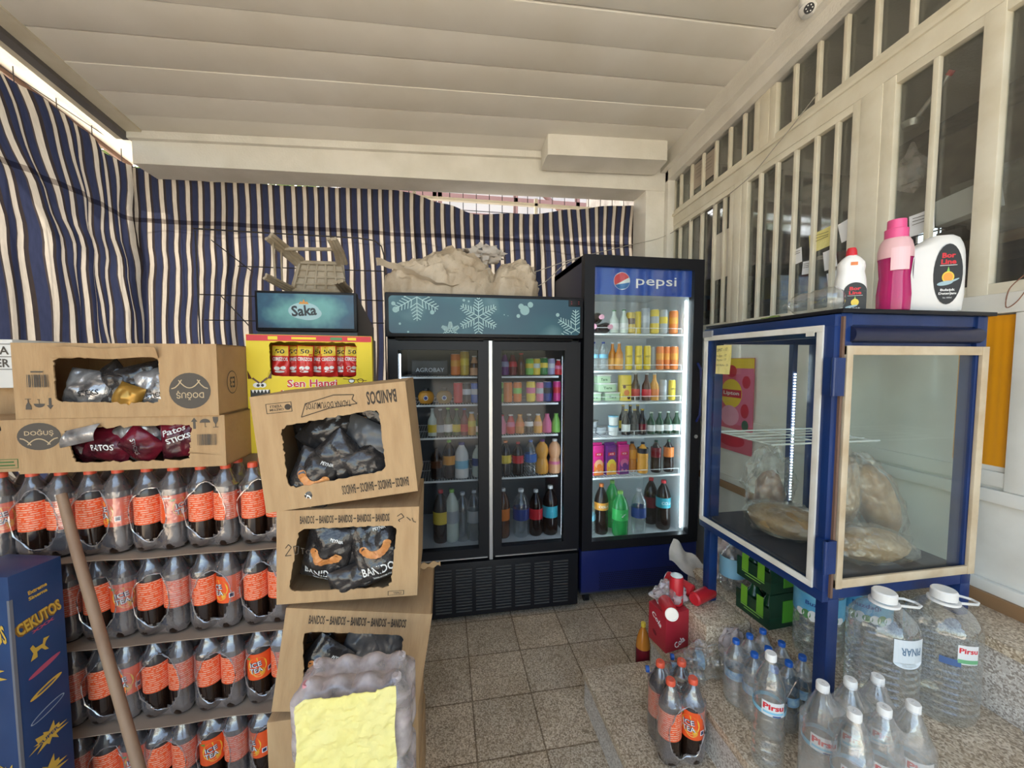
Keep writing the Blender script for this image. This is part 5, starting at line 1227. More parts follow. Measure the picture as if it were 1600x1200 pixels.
PM = [M['wprint'], M['snack']]
def bs(t, w, h, arr, base, grp):
    for k, (x, z, y, ry, bw_, bh_, pr, d) in enumerate(arr):
        L, E_ = place_in(t, (x*w-w/2, y, z*h), R(ry), R(rb_.uniform(-14, 10)), R(rb_.uniform(-10, 10)))
        snack_bag(f'{d} {base}', L, E_, bw_, bh_, .055, k*2+int(w*1000) % 13+len(d), M['foil'] if pr != 'g' else pl((.09, .088, .088), .3, bump=.5, bs=16), bprint(bw_/.125) if pr is True else (), PM if pr is True else (), grp)
bs(bn1, bw1, bh1, [(.30, .22, .03, 28, .12, .15, True, 'black snack bag with orange print at lower left'), (.42, .60, .10, 50, .13, .17, False, 'black snack bag lying upper left'), (.50, .34, .05, -35, .11, .15, False, 'black crumpled snack bag at centre'), (.66, .45, .07, -62, .13, .16, 'g', 'grey-black snack bag at right of centre'), (.72, .62, .11, 20, .12, .16, True, 'black snack bag at upper right'), (.70, .28, .045, 70, .11, .14, False, 'black snack bag at lower right'), (.30, .45, .13, -5, .13, .17, False, 'black snack bag deep at left')], 'in the topmost BANIDOS carton', 'black snack bags in the top BANIDOS carton')
bs(bn2, bw2, bh2, [(.32, .45, .045, 14, .13, .17, True, 'black snack bag with orange snack print at left'), (.50, .30, .06, 50, .12, .14, False, 'black crumpled snack bag at middle'), (.68, .50, .035, -14, .13, .175, True, 'black snack bag with orange snack print at right'), (.55, .20, .03, 75, .08, .15, False, 'black snack bag lying flat at bottom'), (.50, .62, .12, -5, .13, .16, False, 'black snack bag deep in the middle')], 'in the second BANIDOS carton', 'black snack bags in the second BANIDOS carton')
bs(bn3, bw3, bh3, [(.27, .35, .05, 30, .12, .15, True, 'black snack bag at left'), (.55, .55, .07, 12, .12, .18, 'g', 'dark grey snack bag at middle'), (.74, .55, .06, -14, .12, .18, 'g', 'dark grey snack bag at right')], 'in the third BANIDOS carton', 'snack bags in the third BANIDOS carton')
# ---- yellow display box with CEREZOS bags
a = PY(388, 640, 1.50); c_ = PY(583, 640, 1.56)
rz = math.atan2(.06, c_.x-a.x); wy = math.hypot(c_.x-a.x, .06); hy_ = PY(480, 524, 1.53).z-TT
M['yc'] = mat('yellow_box_card', (.82, .62, .015), .5)
yb = carton('display_carton', 'bright yellow display carton with red snack bags, below the Saka header', ((a.x+c_.x)/2, 1.53, TT+.0005), (0, 0, rz), wy, .20, hy_, [(-wy*.325, hy_*.65), (wy*.36, hy_*.63), (wy*.37, hy_*.94), (-wy*.33, hy_*.94)], amp=.003, seed=12, m=M['yc'])
lettering('lettering', [('Sen Hangi', .0, hy_*.575, wy*.40, hy_*.085, .06, 0, 1), ('Karakterisin', -.0, hy_*.485, wy*.50, hy_*.085, .06, 0, 1), ('Sen Hangi', 0, hy_*.575, wy*.40, hy_*.085, .02, 0, 0), ('Karakterisin', -.0, hy_*.485, wy*.50, hy_*.085, .02, 0, 0)], [M['rprint'], M['wprint']], yb, (0, -.001, 0))
it = [ell(-wy*.425, hy_*.575, .028, .018, 1), ell(-wy*.385, hy_*.575, .022, .018, 1), ell(-wy*.42, hy_*.573, .010, .010, 2), ell(-wy*.388, hy_*.573, .009, .010, 2), strip(-wy*.46, hy_*.635, -wy*.41, hy_*.592, .006, 0), strip(-wy*.35, hy_*.635, -wy*.40, hy_*.592, .006, 0), rectp(-wy*.405, hy_*.50, .060, .030, 2)]+[([(-.5, .5), (.5, .5), (0, -.5)], -wy*.405-.022+.011*i, hy_*.522, .010, .012, 0, 0, 1) for i in range(5)]+[([(-.5, -.5), (.5, -.5), (.6*s, .5)], -wy*.405+s*.030, hy_*.665, .012, .030, 0, 0, 0) for s in (-1, 1)]
it += [ell(wy*.32, hy_*.60, .022, .018, 0), ell(wy*.32, hy_*.60, .017, .013, 1), ell(wy*.395, hy_*.60, .022, .018, 0), ell(wy*.395, hy_*.60, .017, .013, 3), strip(wy*.25, hy_*.62, wy*.45, hy_*.60, .002)]
lettering('monster_face', it, [c_brown, M['wprint'], M['bprint'], M['yc']], yb, (0, -.001, 0))
lettering('rim_print', [rectp(0, hy_*.972, wy*.99, hy_*.05, 0), rectp(-wy*.3, hy_*.972, .03, .012, 1), rectp(-.06*wy, hy_*.972, .08, .008, 1), rectp(.2*wy, hy_*.972, .04, .01, 2), rectp(.33*wy, hy_*.972, .03, .01, 1)], [M['rprint'], M['yc'], c_green], yb, (0, -.0012, 0))
for k in range(7):
    L, E_ = place_in(yb, (-wy*.27+k*wy*.098, .045+.03*(k % 2), hy_*.775), R([2, -3, 3, 5, -2, 1, 4][k]))
    t = snack_bag(f'red and yellow snack bag, {ORD[k]} from left in the yellow carton', L, E_, .058, .118, .03, k+50, pl((.62, .03, .025), .3, bump=.3, bs=20), [rectp(0, .038, .052, .036, 1), ('50', 0, .036, .030, .016, .02, 0, 0), ('CEREZOS', 0, .008, .048, .013, .03, 0, 2), ell(-.008, -.026, .018, .014, 2), ell(.010, -.024, .016, .013, 2), ell(0, -.038, .03, .008, 2)], [M['bprint'], c_yel, M['wprint']], 'red snack bags in the yellow display carton')
# ================================================================== CHAIR AND SACKS ON THE FRIDGES
M['beige'] = mat('beige_plastic', (.50, .43, .33), .55, var=(.36, .29, .20), vs=11)
def cp(cx_, cy_, Y): return PY(380+cx_/4.287, 340+cy_/4.287, Y)
ch = thing('plastic_chair', 'dirty beige plastic chair turned over on the blue Saka fridge, legs toward the viewer', 'chair', cp(500, 505, 2.34)); o_ = ch.location.copy()
Yq = 2.42
q00, q10, q11, q01 = cp(330, 488, Yq)-o_, cp(700, 500, Yq)-o_, cp(665, 310, Yq)-o_, cp(380, 300, Yq)-o_
def ql(u, v): return q00.lerp(q10, u).lerp(q01.lerp(q11, u), v)
b = MB(); b.grid(lambda u, v: ql(u, v)+Vector((0, .006, 0)), 8, 6); b.grid(lambda u, v: ql(1-u, v)+Vector((0, .010, 0)), 8, 6); b.tube([q00, q10, q11, q01, q00], .014, 8); b.build('seat', M['beige'], ch)
b = MB()
for k in range(1, 5): b.tube([ql(k/5, 0), ql(k/5, 1)], .007, 6)
for k in range(1, 4): b.tube([ql(0, k/4), ql(1, k/4)], .007, 6)
b.build('seat_rib', M['beige'], ch)
def cleg(pts, r0, r1):
    """ribbed channel leg"""
    b = MB(); P_ = [Vector(p) for p in pts]; n = len(P_)
    for off in (-1, 0, 1):
        d = (P_[-1]-P_[0]).normalized(); sd = d.cross(Vector((0, 1, 0))).normalized()
        b.tube([p+sd*off*(r0+(r1-r0)*i/(n-1))*.95+Vector((0, abs(off)*-.006, 0)) for i, p in enumerate(P_)], [(r0+(r1-r0)*i/(n-1))*.62 for i in range(n)], 8)
    b.build('leg', M['beige'], ch)
tips = [cp(175, 128, 2.22)-o_, cp(595, 142, 2.24)-o_, cp(150, 395, 2.22)-o_, cp(640, 430, 2.26)-o_]
cleg([q01, q01.lerp(tips[0], .5), tips[0]], .022, .017); cleg([q11, q11.lerp(tips[1], .5)+Vector((.008, 0, 0)), tips[1]], .021, .017)
cleg([q00, q00.lerp(tips[2], .5), tips[2]], .015, .012); cleg([q10, q10.lerp(tips[3], .5), tips[3]], .020, .018)
b = MB(); b.tube([q01.lerp(tips[0], .55), q11.lerp(tips[1], .6)], .010, 8); b.tube([tips[0].lerp(q01, .1), tips[2].lerp(q00, .35)], .006, 8); b.tube([tips[0].lerp(q01, .35), tips[2].lerp(q00, .6)], .005, 8); b.build('stretcher', M['beige'], ch)
b = MB(); bb = [ql(0, 0)+Vector((0, .01, 0)), ql(1, 0)+Vector((0, .01, 0)), ql(1, 0)+Vector((0, .25, .0)), ql(0, 0)+Vector((0, .25, .0))]
b.tube([bb[0], bb[3], bb[2], bb[1]], .009, 8)
for k in range(1, 5): b.tube([bb[0].lerp(bb[1], k/5), bb[3].lerp(bb[2], k/5)], .006, 6)
b.build('backrest', M['beige'], ch)
M['sack'] = mat('paper_sack', (.56, .47, .36), .5, var=(.42, .33, .23), vs=6, bump=1.0, bs=22)
M['sack2'] = mat('grey_sack', (.50, .46, .42), .5, var=(.40, .35, .30), vs=8, bump=1.0, bs=18)
gz = 1.7585
def sackf(x0_, x1_, y0_, y1_, prof_, seed, amp=.018):
    def f(u, v):
        x = x0_+(x1_-x0_)*u; a = math.pi*v; hgt = interp(prof_, u)
        y = (y0_+y1_)/2-(y1_-y0_)/2*math.cos(a)*(.55+.45*min(1, 6*u*(1-u)+.2)); z = gz+.001+hgt*max(0, math.sin(a))**.6
        o = Vector((x*6, y*9, z*15+seed)); k = min(1, (z-gz)*20)
        d = (noise.noise(o)+.6*noise.noise(o*2.4)+.8*abs(noise.noise(o*2.1))+.3*abs(noise.noise(o*5)))*amp*k
        return Vector((x+d*.6, y-d, max(gz+.0012, z+d)))
    return f
def P3(px, py, Y=2.3): return PY(px, py, Y)
xs0, xs1 = P3(603, 440).x, P3(775, 440).x
t = thing('paper_sack', 'large crumpled beige sack flaring left on top of the wide fridge', 'sack')
b = MB(); b.grid(sackf(xs0, xs1, 2.14, 2.52, [(0, .13), (.12, .19), (.3, .215), (.45, .265), (.62, .285), (.85, .23), (1, .12)], 2, .030), 90, 40); b.build('sack_body', M['sack'], t)
b = MB(); b.grid(lambda u, v: Vector((xs0-.02+u*.42, 2.125+.03*math.sin(u*8)-.02*v, gz+.12+.028*math.sin(u*5+1)-.05*u+v*.035*(1-u)+.004*math.sin(u*33))), 40, 4); b.build('folded_rim', M['sack'], t)
t = thing('paper_sack', 'smaller rounded beige sack at right on top of the wide fridge', 'sack')
b = MB(); b.grid(sackf(P3(762, 440).x, P3(836, 440).x, 2.16, 2.46, [(0, .12), (.3, .21), (.7, .235), (.9, .19), (1, .08)], 7, .022), 60, 36); b.build('sack_body', M['sack'], t)
kx = P3(757, 415); t = thing('crumpled_bag', 'greyish crumpled plastic bag knotted on top of the big sack', 'bag')
b = MB(); crumple(b, kx.x, 2.26, gz+.262, .10, .06, .045, amp=.7, fr=3, seed=3); b.build('bag_body', M['sack2'], t)

# ================================================================== BLUE BREAD CABINET
CX0, CX1, CY0, CY1, CZ0, CZ1 = 1.03, 1.525, .873, 1.392, .757, 1.538
cb = thing('bread_cabinet', 'blue steel glass-sided bread cabinet on legs standing on the steps at right', 'cabinet')
pw = .036
for x, y, zf, d in ((CX0, CY0, .3008, 0), (CX0, CY1-pw, .4508, 0), (CX1-pw, CY0, .6608, 0), (CX1-pw, CY1-pw, .6608, 0)):
    bx('leg', M['blue'], cb, x, x+pw, y, y+pw, zf, CZ0, bev=.002)
b = MB()
for x in (CX0, CX1-pw):
    for y in (CY0, CY1-pw): b.box(x, x+pw, y, y+pw, CZ0, CZ1, bev=.002)
b.box(CX0+pw, CX1-pw, CY0+.001, CY0+pw-.001, CZ0, CZ0+.038); b.box(CX0+pw, CX1-pw, CY1-pw+.001, CY1-.001, CZ0, CZ0+.038); b.box(CX0+.001, CX0+pw-.001, CY0+pw, CY1-pw, CZ0, CZ0+.03); b.box(CX1-pw+.001, CX1-.001, CY0+pw, CY1-pw, CZ0, CZ0+.03)
b.box(CX0+pw, CX1-pw, CY0+.006, CY0+.03, CZ1-.03, CZ1-.001); b.box(CX0+.01, CX0+.03, CY0+pw, CY1-pw, CZ1-.06, CZ1-.001); b.box(CX0+pw, CX1-pw, CY1-.03, CY1-.001, CZ1-.06, CZ1-.001); b.box(CX1-.03, CX1-.001, CY0+pw, CY1-pw, CZ1-.06, CZ1-.001)
b.box(CX0+.03, CX1-.03, CY0+.012, CY0+.02, CZ1-.095, CZ1-.03)
b.build('frame', M['blue'], cb)
b = MB(); b.cyl((CX0+.03, CY0+.006, CZ1-.055), (CX1-.03, CY0+.006, CZ1-.055), .022, 20); b.build('rolled_band', mat('dark_navy_band', (.012, .016, .05), .3), cb)
bx('floor_board', mat('dark_board', (.035, .035, .055), .6), cb, CX0+.005, CX1-.005, CY0+.005, CY1-.005, CZ0+.03, CZ0+.042)
bx('top_board', M['dark'], cb, CX0-.01, CX1+.012, CY0-.012, CY1+.01, CZ1, CZ1+.011, bev=.002)
M['wtrim'] = mat('white_seal', (.78, .77, .72), .45, var=(.66, .63, .55), vs=10); M['ctrim'] = mat('cream_wood_trim', (.62, .52, .37), .55, var=(.50, .38, .24), vs=12)
# left side door (faces -X)
fz0, fz1 = CZ0+.0, CZ1-.022
b = MB()
def ringX(b, x, y0, y1, z0, z1, w, th):
    b.box(x, x+th, y0, y1, z0, z0+w, bev=.001); b.box(x, x+th, y0, y1, z1-w, z1, bev=.001); b.box(x, x+th, y0, y0+w, z0+w, z1-w, bev=.001); b.box(x, x+th, y1-w, y1, z0+w, z1-w, bev=.001)
ringX(b, CX0-.022, CY0-.002, CY1, fz0-.004, fz1+.018, .030, .02); dL = b.build('side_door', M['blue'], cb)
b = MB(); ringX(b, CX0-.027, CY0+.026, CY1-.004, fz0+.022, fz1-.008, .018, .006); b.build('seal', M['wtrim'], dL)
bx('door_glass', M['cabglass'], dL, CX0-.014, CX0-.011, CY0+.04, CY1-.02, fz0+.03, fz1-.02)
b = MB(); b.cyl((CX0-.03, CY0-.012, 1.32), (CX0-.03, CY0-.012, 1.42), .006, 10); b.box(CX0-.03, CX0+.0, CY0-.016, CY0-.008, 1.32, 1.42); b.box(CX0-.0305, CX0-.021, CY0-.012, CY0+.016, 1.32, 1.42); b.build('hinge', M['blue'], dL)
b = MB(); b.cyl((CX0-.03, CY0-.012, .84), (CX0-.03, CY0-.012, .93), .006, 10); b.box(CX0-.03, CX0, CY0-.016, CY0-.008, .84, .93); b.box(CX0-.0305, CX0-.021, CY0-.012, CY0+.016, .84, .93); b.build('hinge', M['blue'], dL)
bx('corner_tape', mat('grey_tape', (.28, .28, .29), .5), dL, CX0-.029, CX0-.02, CY1-.05, CY1+.001, fz1-.012, fz1+.012)
bx('paper_patch', M['wtrim'], dL, CX0-.0285, CX0-.0265, CY0+.05, CY0+.075, fz1-.036, fz1-.024)
# front panel (faces -Y): glazed with cream wood strips
b = MB(); x0, x1, z0, z1, w = CX0+.012, CX1-.004, CZ0+.034, 1.452, .024
b.box(x0, x1, CY0-.008, CY0-.001, z0, z0+w, bev=.001); b.box(x0, x1, CY0-.008, CY0-.001, z1-w, z1, bev=.001); b.box(x0, x0+w*.8, CY0-.010, CY0-.001, z0, z1, bev=.001); b.box(x1-w, x1, CY0-.010, CY0-.001, z0, z1, bev=.001)
b.build('front_trim', M['ctrim'], cb)
bx('front_glass', M['cabglass'], cb, CX0+.02, CX1-.02, CY0+.004, CY0+.007, CZ0+.04, 1.45)
bx('side_glass', M['cabglass'], cb, CX1-.012, CX1-.009, CY0+.03, CY1-.03, CZ0+.04, CZ1-.06)
b = MB()
for k in range(6): y = CY0+.24+k*.05; b.tube([(CX0+.03, y, 1.135), (CX1-.03, y, 1.135)], .0016, 5)
for x in (CX0+.04, (CX0+CX1)/2, CX1-.04): b.tube([(x, CY0+.24, 1.132), (x, CY0+.49, 1.132)], .0025, 6)
b.tube([(CX0+.03, CY0+.24, 1.135), (CX1-.03, CY0+.24, 1.135)], .003, 6); b.tube([(CX0+.03, CY0+.49, 1.135), (CX1-.03, CY0+.49, 1.135)], .003, 6)
b.build('wire_shelf', M['shelfw'], cb)
bx('added_mullion', M['blue'], cb, 1.385, 1.405, CY1-.030, CY1-.01, CZ0+.04, CZ1-.05)  # added mullion, only there to carry the glowing dots below
bx('door_edge', mat('brown_edge_wood', (.16, .09, .06), .6), cb, CX0-.004, CX0+.003, CY0-.009, CY0-.001, CZ0+.01, CZ1-.01)
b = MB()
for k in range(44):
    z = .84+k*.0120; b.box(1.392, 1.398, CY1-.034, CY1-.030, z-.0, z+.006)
b.build('led_strip_or_reflection', M['led_soft'], cb)  # glowing dots added for the fridge LED's reflection in the glass
# taped price note and poster
nt_ = thing('price_note', 'yellow handwritten price note taped to the corner of the blue cabinet door', 'note', PX(1131, 562, CX0-.029), (0, 0, R(-90)))
b = MB(); b.grid(lambda u, v: Vector(((u-.5)*.078, -.001-.004*(1-v)**2*(.5+u), (v-.5)*.105)), 6, 6); b.build('note_sheet', M['yel'], nt_)
lettering('writing', [('SIMIT - 17', -.004, .036, .055, .011, 0, .04, 0), ('Poğça - 17', -.006, .014, .050, .010, 0, .05, 0), ('Açma - 17', -.006, -.001, .048, .009, 0, .02, 0), ('Sml Açma - 25', -.002, -.020, .062, .009, 0, .0, 0)], M['inkg'], nt_, (0, -.0055, 0))
a = PX(1128, 566, XW-.001); c_ = PX(1178, 705, XW-.001)
po = thing('poster', 'pink and yellow Lipton poster on the white wall behind the blue cabinet', 'poster', (XW-.013, (a.y+c_.y)/2, (a.z+c_.z)/2), (0, 0, R(-90)))
pw_, ph_ = a.y-c_.y, .54; po.location.z = 1.41-.25
b = MB(); b.box(-pw_/2, pw_/2, -.001, .001, -ph_/2, ph_/2); b.build('poster_sheet', pl((.62, .12, .18)), po)
it = [rectp(0, ph_*.42, pw_*.99, ph_*.15, 0), rectp(pw_*.25, .05, pw_*.48, ph_*.6, 5), ell(-pw_*.12, ph_*.12, pw_*.62, pw_*.62, 0), rectp(-pw_*.12, ph_*.12, pw_*.58, .045, 1), ('Lipton', -pw_*.12, ph_*.12, pw_*.46, .028, .02, 0, 2), ell(-pw_*.15, -ph_*.12, pw_*.55, ph_*.22, 4), ell(-pw_*.1, -ph_*.38, pw_*.8, ph_*.15, 1), ell(pw_*.3, ph_*.25, .06, .07, 1), ell(pw_*.28, -ph_*.05, .06, .08, 1), ell(pw_*.3, -ph_*.2, .05, .06, 3), ell(-pw_*.12, ph_*.36, pw_*.3, ph_*.13, 1)]
lettering('poster_print', it, [c_yel, pl((.55, .02, .05)), M['wprint'], pl((.05, .12, .08)), pl((.75, .35, .48)), pl((.66, .16, .28))], po, (0, -.0015, 0))
# bread
M['bread'] = mat('bread_crust', (.31, .165, .07), .6, var=(.44, .27, .13), vs=14, bump=.4, bs=30)
zc_ = CZ0+.0425
def bread(label, x, y, z, rx, ry, rz, rot=(0, 0, 0), seed=0, grow=1.12, tail=None):
    t = thing('bread_loaf', label, 'bread', (x, y, z), rot, 'bread loaves in the blue cabinet')
    b = MB(); crumple(b, 0, 0, 0, rx, ry, rz, amp=.10, fr=1.6, seed=seed); b.build('loaf', M['bread'], t)
    b = MB(); crumple(b, 0, 0, 0, rx*grow, ry*grow, rz*grow*1.02, amp=.22, fr=2.6, seed=seed+9, n=40)
    b.build('bag', M['bagfilm'], t)
    return t
bread('oval bread loaf in clear film lying at the left front of the blue cabinet', 1.165, 1.150, zc_+.058, .078, .118, .052, (0, 0, R(28)), 1, 1.1)
bread('bagged bread loaf lying along the front glass of the blue cabinet', 1.262, .955, zc_+.057, .125, .052, .050, (0, R(6), R(-8)), 2)
bread('bagged bread loaf standing upright behind front glass, left of pair', 1.300, 1.085, zc_+.168, .062, .052, .135, (0, R(8), 0), 3, 1.12)
bread('bagged bread loaf leaning right in the cabinet, tall one at right', 1.410, 1.05, zc_+.148, .055, .052, .140, (0, R(-26), 0), 4, 1.2)
t = thing('bread_bag', 'loose clear bag with a pinkish bread roll behind the oval loaf', 'bread', (1.215, 1.275, zc_+.14)); 
b = MB(); crumple(b, 0, 0, -.03, .05, .045, .085, amp=.15, seed=15); b.build('loaf', mat('pink_roll', (.42, .26, .20), .6, var=(.30, .16, .12), vs=12), t)
b = MB(); crumple(b, 0, 0, 0, .085, .065, .135, amp=.35, fr=2.8, seed=16, n=40, zmin=-.137); b.build('bag', M['bagfilm'], t)
# things on top of the cabinet
TZ = CZ1+.0115
# big detergent jug
jp = PY(1475, 490, .955); jg = thing('detergent_jug', 'big white Bor Line dish detergent jug at the right end of the cabinet top', 'jug', (1.418, .955, TZ), R(-27)); jg.scale = (1.1, 1, 1.02)
def rrect(w, d, r, z, n=5):
    return [Vector((cx_+r*math.cos(R(a0+90*i/n)), cy_+r*math.sin(R(a0+90*i/n)), z)) for cx_, cy_, a0 in ((w/2-r, -d/2+r, -90), (w/2-r, d/2-r, 0), (-w/2+r, d/2-r, 90), (-w/2+r, -d/2+r, 180)) for i in range(n+1)]
def loft(b, secs):
    rings = [[b.bm.verts.new(p) for p in s_] for s_ in secs]
    for a, c_ in zip(rings, rings[1:]):
        for i in range(len(a)): b.bm.faces.new((a[i], a[(i+1) % len(a)], c_[(i+1) % len(a)], c_[i]))
    b.bm.faces.new(rings[0][::-1]); b.bm.faces.new(rings[-1])
b = MB(); secs = []
for z, xl, xr, d in ((0, -.088, .062, .075), (.008, -.095, .068, .085), (.05, -.097, .070, .09), (.12, -.096, .070, .09), (.16, -.094, .069, .088), (.178, -.075, .068, .085), (.195, -.035, .066, .078), (.213, -.012, .060, .065), (.222, .0, .050, .045)):
    s_ = rrect(xr-xl, d, min(.03, d*.4), z); secs.append([p+Vector(((xl+xr)/2, 0, 0)) for p in s_])
loft(b, secs); b.build('jug_body', M['white'], jg)
b = MB(); b.cyl((-.058, 0, .175), (-.058, 0, .205), .018, 16); b.build('cap', M['white'], jg)
def blab(parent, cx_, cz_, w, h, yy, s=1):
    its = [ell(cx_, cz_, w, h, 0), ('Bor', cx_, cz_+h*.31, w*.46, h*.085, .04, 0, 1), ('Line', cx_, cz_+h*.205, w*.52, h*.085, .04, 0, 1), rectp(cx_, cz_+h*.145, w*.58, h*.008, 2), ([(0, .5), (-.5, -.5), (.5, -.5)], cx_, cz_+h*.06, w*.16, h*.13, 0, 0, 3), ell(cx_, cz_-h*.05, w*.42, h*.19, 4), ell(cx_, cz_-h*.05, w*.33, h*.145, 5), ell(cx_-w*.1, cz_-h*.15, w*.55, h*.07, 6, .2), ell(cx_+w*.2, cz_-h*.11, w*.4, h*.03, 6, .5),
        ('Bulaşık', cx_, cz_-h*.265, w*.50, h*.05, .03, 0, 2), ('Deterjanı', cx_, cz_-h*.325, w*.60, h*.05, .03, 0, 2), ('Net: 4000ml', cx_, cz_-h*.39, w*.3, h*.025, .0, 0, 2)]
    return lettering('label_print', its, [M['bprint'], M['rprint'], M['wprint'], c_lgreen, c_yel, c_org, pl((.35, .5, .55))], parent, (0, yy, 0))
blab(jg, .022, .108, .060, .168, -.0455)
lettering('price_sticker', [rectp(.018, .202, .028, .014)], c_or, jg, (0, -.045, 0)).rotation_euler[0] = R(-8)
# pink bottle
pk = thing('detergent_bottle', 'magenta-pink liquid bottle with pink cap and label on the cabinet top', 'bottle', (1.262, .925, TZ), R(-30))
M['pinkl'] = clear('pink_liquid', (.80, .22, .42), .06, .45, milk=.55, milkcol=(.62, .03, .20))
b = MB(); b.lathe([(0, .002), (.030, 0), (.036, .006), (.037, .05), (.033, .10), (.037, .15), (.035, .18), (.026, .205), (.020, .212), (.020, .222)], 24); b.build('bottle_body', M['pinkl'], pk)
b = MB(); b.lathe([(0, .205), (.0255, .205), (.026, .232), (.021, .234), (.0205, .258), (0, .259)], 20); b.build('cap', pl((.80, .10, .28)), pk)
b = MB(); b.lathe([(.0385, .150), (.0385, .172), (.034, .195), (.028, .206)], 24); b.build('label', pl((.78, .48, .50)), pk)
lettering('label_print', [rectp(-.004, .145, .042, .062, 0), ell(.045, .12, .03, .06, 1)], [pl((.85, .55, .58)), pl((.10, .02, .08))], pk, f=wrapf(.039))
# small dish soap
ds = thing('detergent_bottle', 'small white Bor Line dish soap bottle with a red cap', 'bottle', (1.150, .955, TZ), R(-32))
b = MB(); secs = []
for z, w, d in ((0, .062, .040), (.006, .070, .046), (.06, .074, .048), (.095, .068, .045), (.115, .060, .042), (.13, .064, .044), (.142, .060, .042), (.155, .040, .034), (.162, .024, .024)):
    secs.append(rrect(w, d, min(w, d)*.42, z))
loft(b, secs); b.build('bottle_body', M['white'], ds)
b = MB(); b.lathe([(0, .160), (.013, .160), (.012, .176), (.009, .184), (0, .185)], 16); b.build('cap', M['rprint'], ds)
lettering('label_print', [(RECT, .004, .030, .052, .056, 0, 0, 0), (circ(20, 0, math.pi), .004, .058, .052, .05, 0, 0, 0), ('Bor', .004, .066, .026, .010, .04, 0, 1), ('Line', .004, .054, .028, .010, .04, 0, 1), rectp(.004, .046, .034, .0008, 2), ([(0, .5), (-.5, -.5), (.5, -.5)], .004, .038, .007, .014, 0, 0, 3), ell(.004, .027, .018, .020, 4), ell(-.004, .016, .028, .006, 5, .2), ('Bulaşık', .004, .010, .026, .006, .02, 0, 2), ('Deterjanı', .004, .003, .034, .006, .02, 0, 2)], [M['bprint'], M['rprint'], M['wprint'], c_lgreen, c_yel, pl((.35, .5, .55))], ds, (0, -.0248, .0))
lettering('price_sticker', [rectp(0, .136, .016, .009)], c_or, ds, (0, -.0232, 0))
# crumpled clear bottle lying, base toward the viewer
lb_ = thing('crumpled_bottle', 'crumpled clear plastic bottle lying at the left of the dish soap', 'bottle', (1.085, .925, TZ+.038), (R(-92), 0, R(6)))
b = MB(); b.lathe([(0, -.006), (.018, -.002), (.027, .004), (.033, .012), (.034, .04), (.031, .05), (.034, .06), (.030, .08), (.033, .10), (.026, .13), (.011, .15), (.011, .165)], 24)
for v in b.bm.verts: v.co += Vector((noise.noise(v.co*60), noise.noise(v.co*60+Vector((5, 0, 0))), 0))*.004
b.build('bottle_body', M['water'], lb_)
gp = PX(1225, 492, 1.12); t = thing('leafy_herb', 'small bunch of green leaves lying at far left of the cabinet top', 'herb', (1.13, 1.19, TZ))
b = MB(); rnd = random.Random(2)
for k in range(16):
    x, y = rnd.uniform(-.045, .045), rnd.uniform(-.04, .04); r_ = rnd.uniform(.012, .022)
    b.lathe([(0, .0), (r_*.7, .001), (r_, .005), (r_*.6, .010), (0, .011)], 8, c=(x, y, rnd.uniform(0, .008)))
b.build('leaves', mat('herb_green', (.12, .22, .04), .6, var=(.25, .28, .06), vs=40), t)

# ================================================================== BOTTLES ON THE STEPS
# ice tea pack on the lowest step
tea_pack((.732, 1.105, .1508), R(-6), 'ice tea four-pack in torn film standing alone on the lowest step', None, [R(165), R(-45), R(180), R(170)], 1)
bottle('pet', .285, .030, c_amber, c_yel, c_dkred, (.835, 1.505, .0005), 0, 'amber drink bottle with yellow cap on the floor behind the steps', lz=(.25, .62))
def water_jug(label, x, y, z, rz, variant):
    t = thing('water_jug', label, 'water jug', (x, y, z), rz); r, h = .076, .335
    pf_ = [(0, .006), (.05, .0), (.068, .004), (.074, .02)]
    zz = .03
    while zz < .19: pf_ += [(r, zz), (r, zz+.008), (r*.955, zz+.012), (r*.955, zz+.014)]; zz += .018
    pf_ += [(r, .196), (r, .24), (r*.95, .262), (r*.75, .285), (r*.45, .302), (.024, .308), (.024, .322)]
    b = MB(); b.lathe(pf_, 28); b.build('jug_body', M['water'], t)
    b = MB(); b.lathe([(0, .312), (.027, .312), (.027, .333), (.024, .337), (0, .337)], 20); b.lathe([(.024, .303), (.033, .303), (.033, .309), (.024, .309)], 20); b.build('cap', M['white'], t)
    b = MB(); b.tube([(.028*math.cos(R(a)), .028*math.sin(R(a)), .306) for a in (-40,)]+[(.075, -.020, .300), (.095, -.008, .297), (.095, .008, .297), (.075, .020, .300), (.028*math.cos(R(40)), .028*math.sin(R(40)), .306)], .0035, 8); b.build('carry_handle', M['white'], t)
    return t, r
t, r_ = water_jug('five litre water jug with upside-down white label, front one under the cabinet', 1.165, .835, .4558, R(-8), 0)
lettering('label_print', [(RECT, .03, .222, .075, .060, 0, .0, 0), (circ(16, math.pi, 2*math.pi), .03, .192, .075, .03, 0, 0, 0), ('PINAR', .032, .222, .050, .020, .02, math.pi, 1)], [pl((.62, .68, .72)), pl((.12, .20, .30))], t, f=wrapf(r_+.0012)).rotation_euler[2] = R(-24)
t, r_ = water_jug('five litre Pirsu water jug farther right beside the stone riser', 1.335, .815, .4558, R(-5), 1)
lettering('label_print', [(RECT, .0, .205, .045, .050, 0, 0, 0), ('Pirsu', 0, .216, .040, .014, .03, 0, 1), rectp(-.035, .180, .04, .018, 2), rectp(-.0, .188, .044, .010, 3)], [pl((.70, .72, .72)), M['rprint'], pl((.06, .12, .28)), pl((.15, .4, .2))], t, f=wrapf(r_+.0012)).rotation_euler[2] = R(-14)
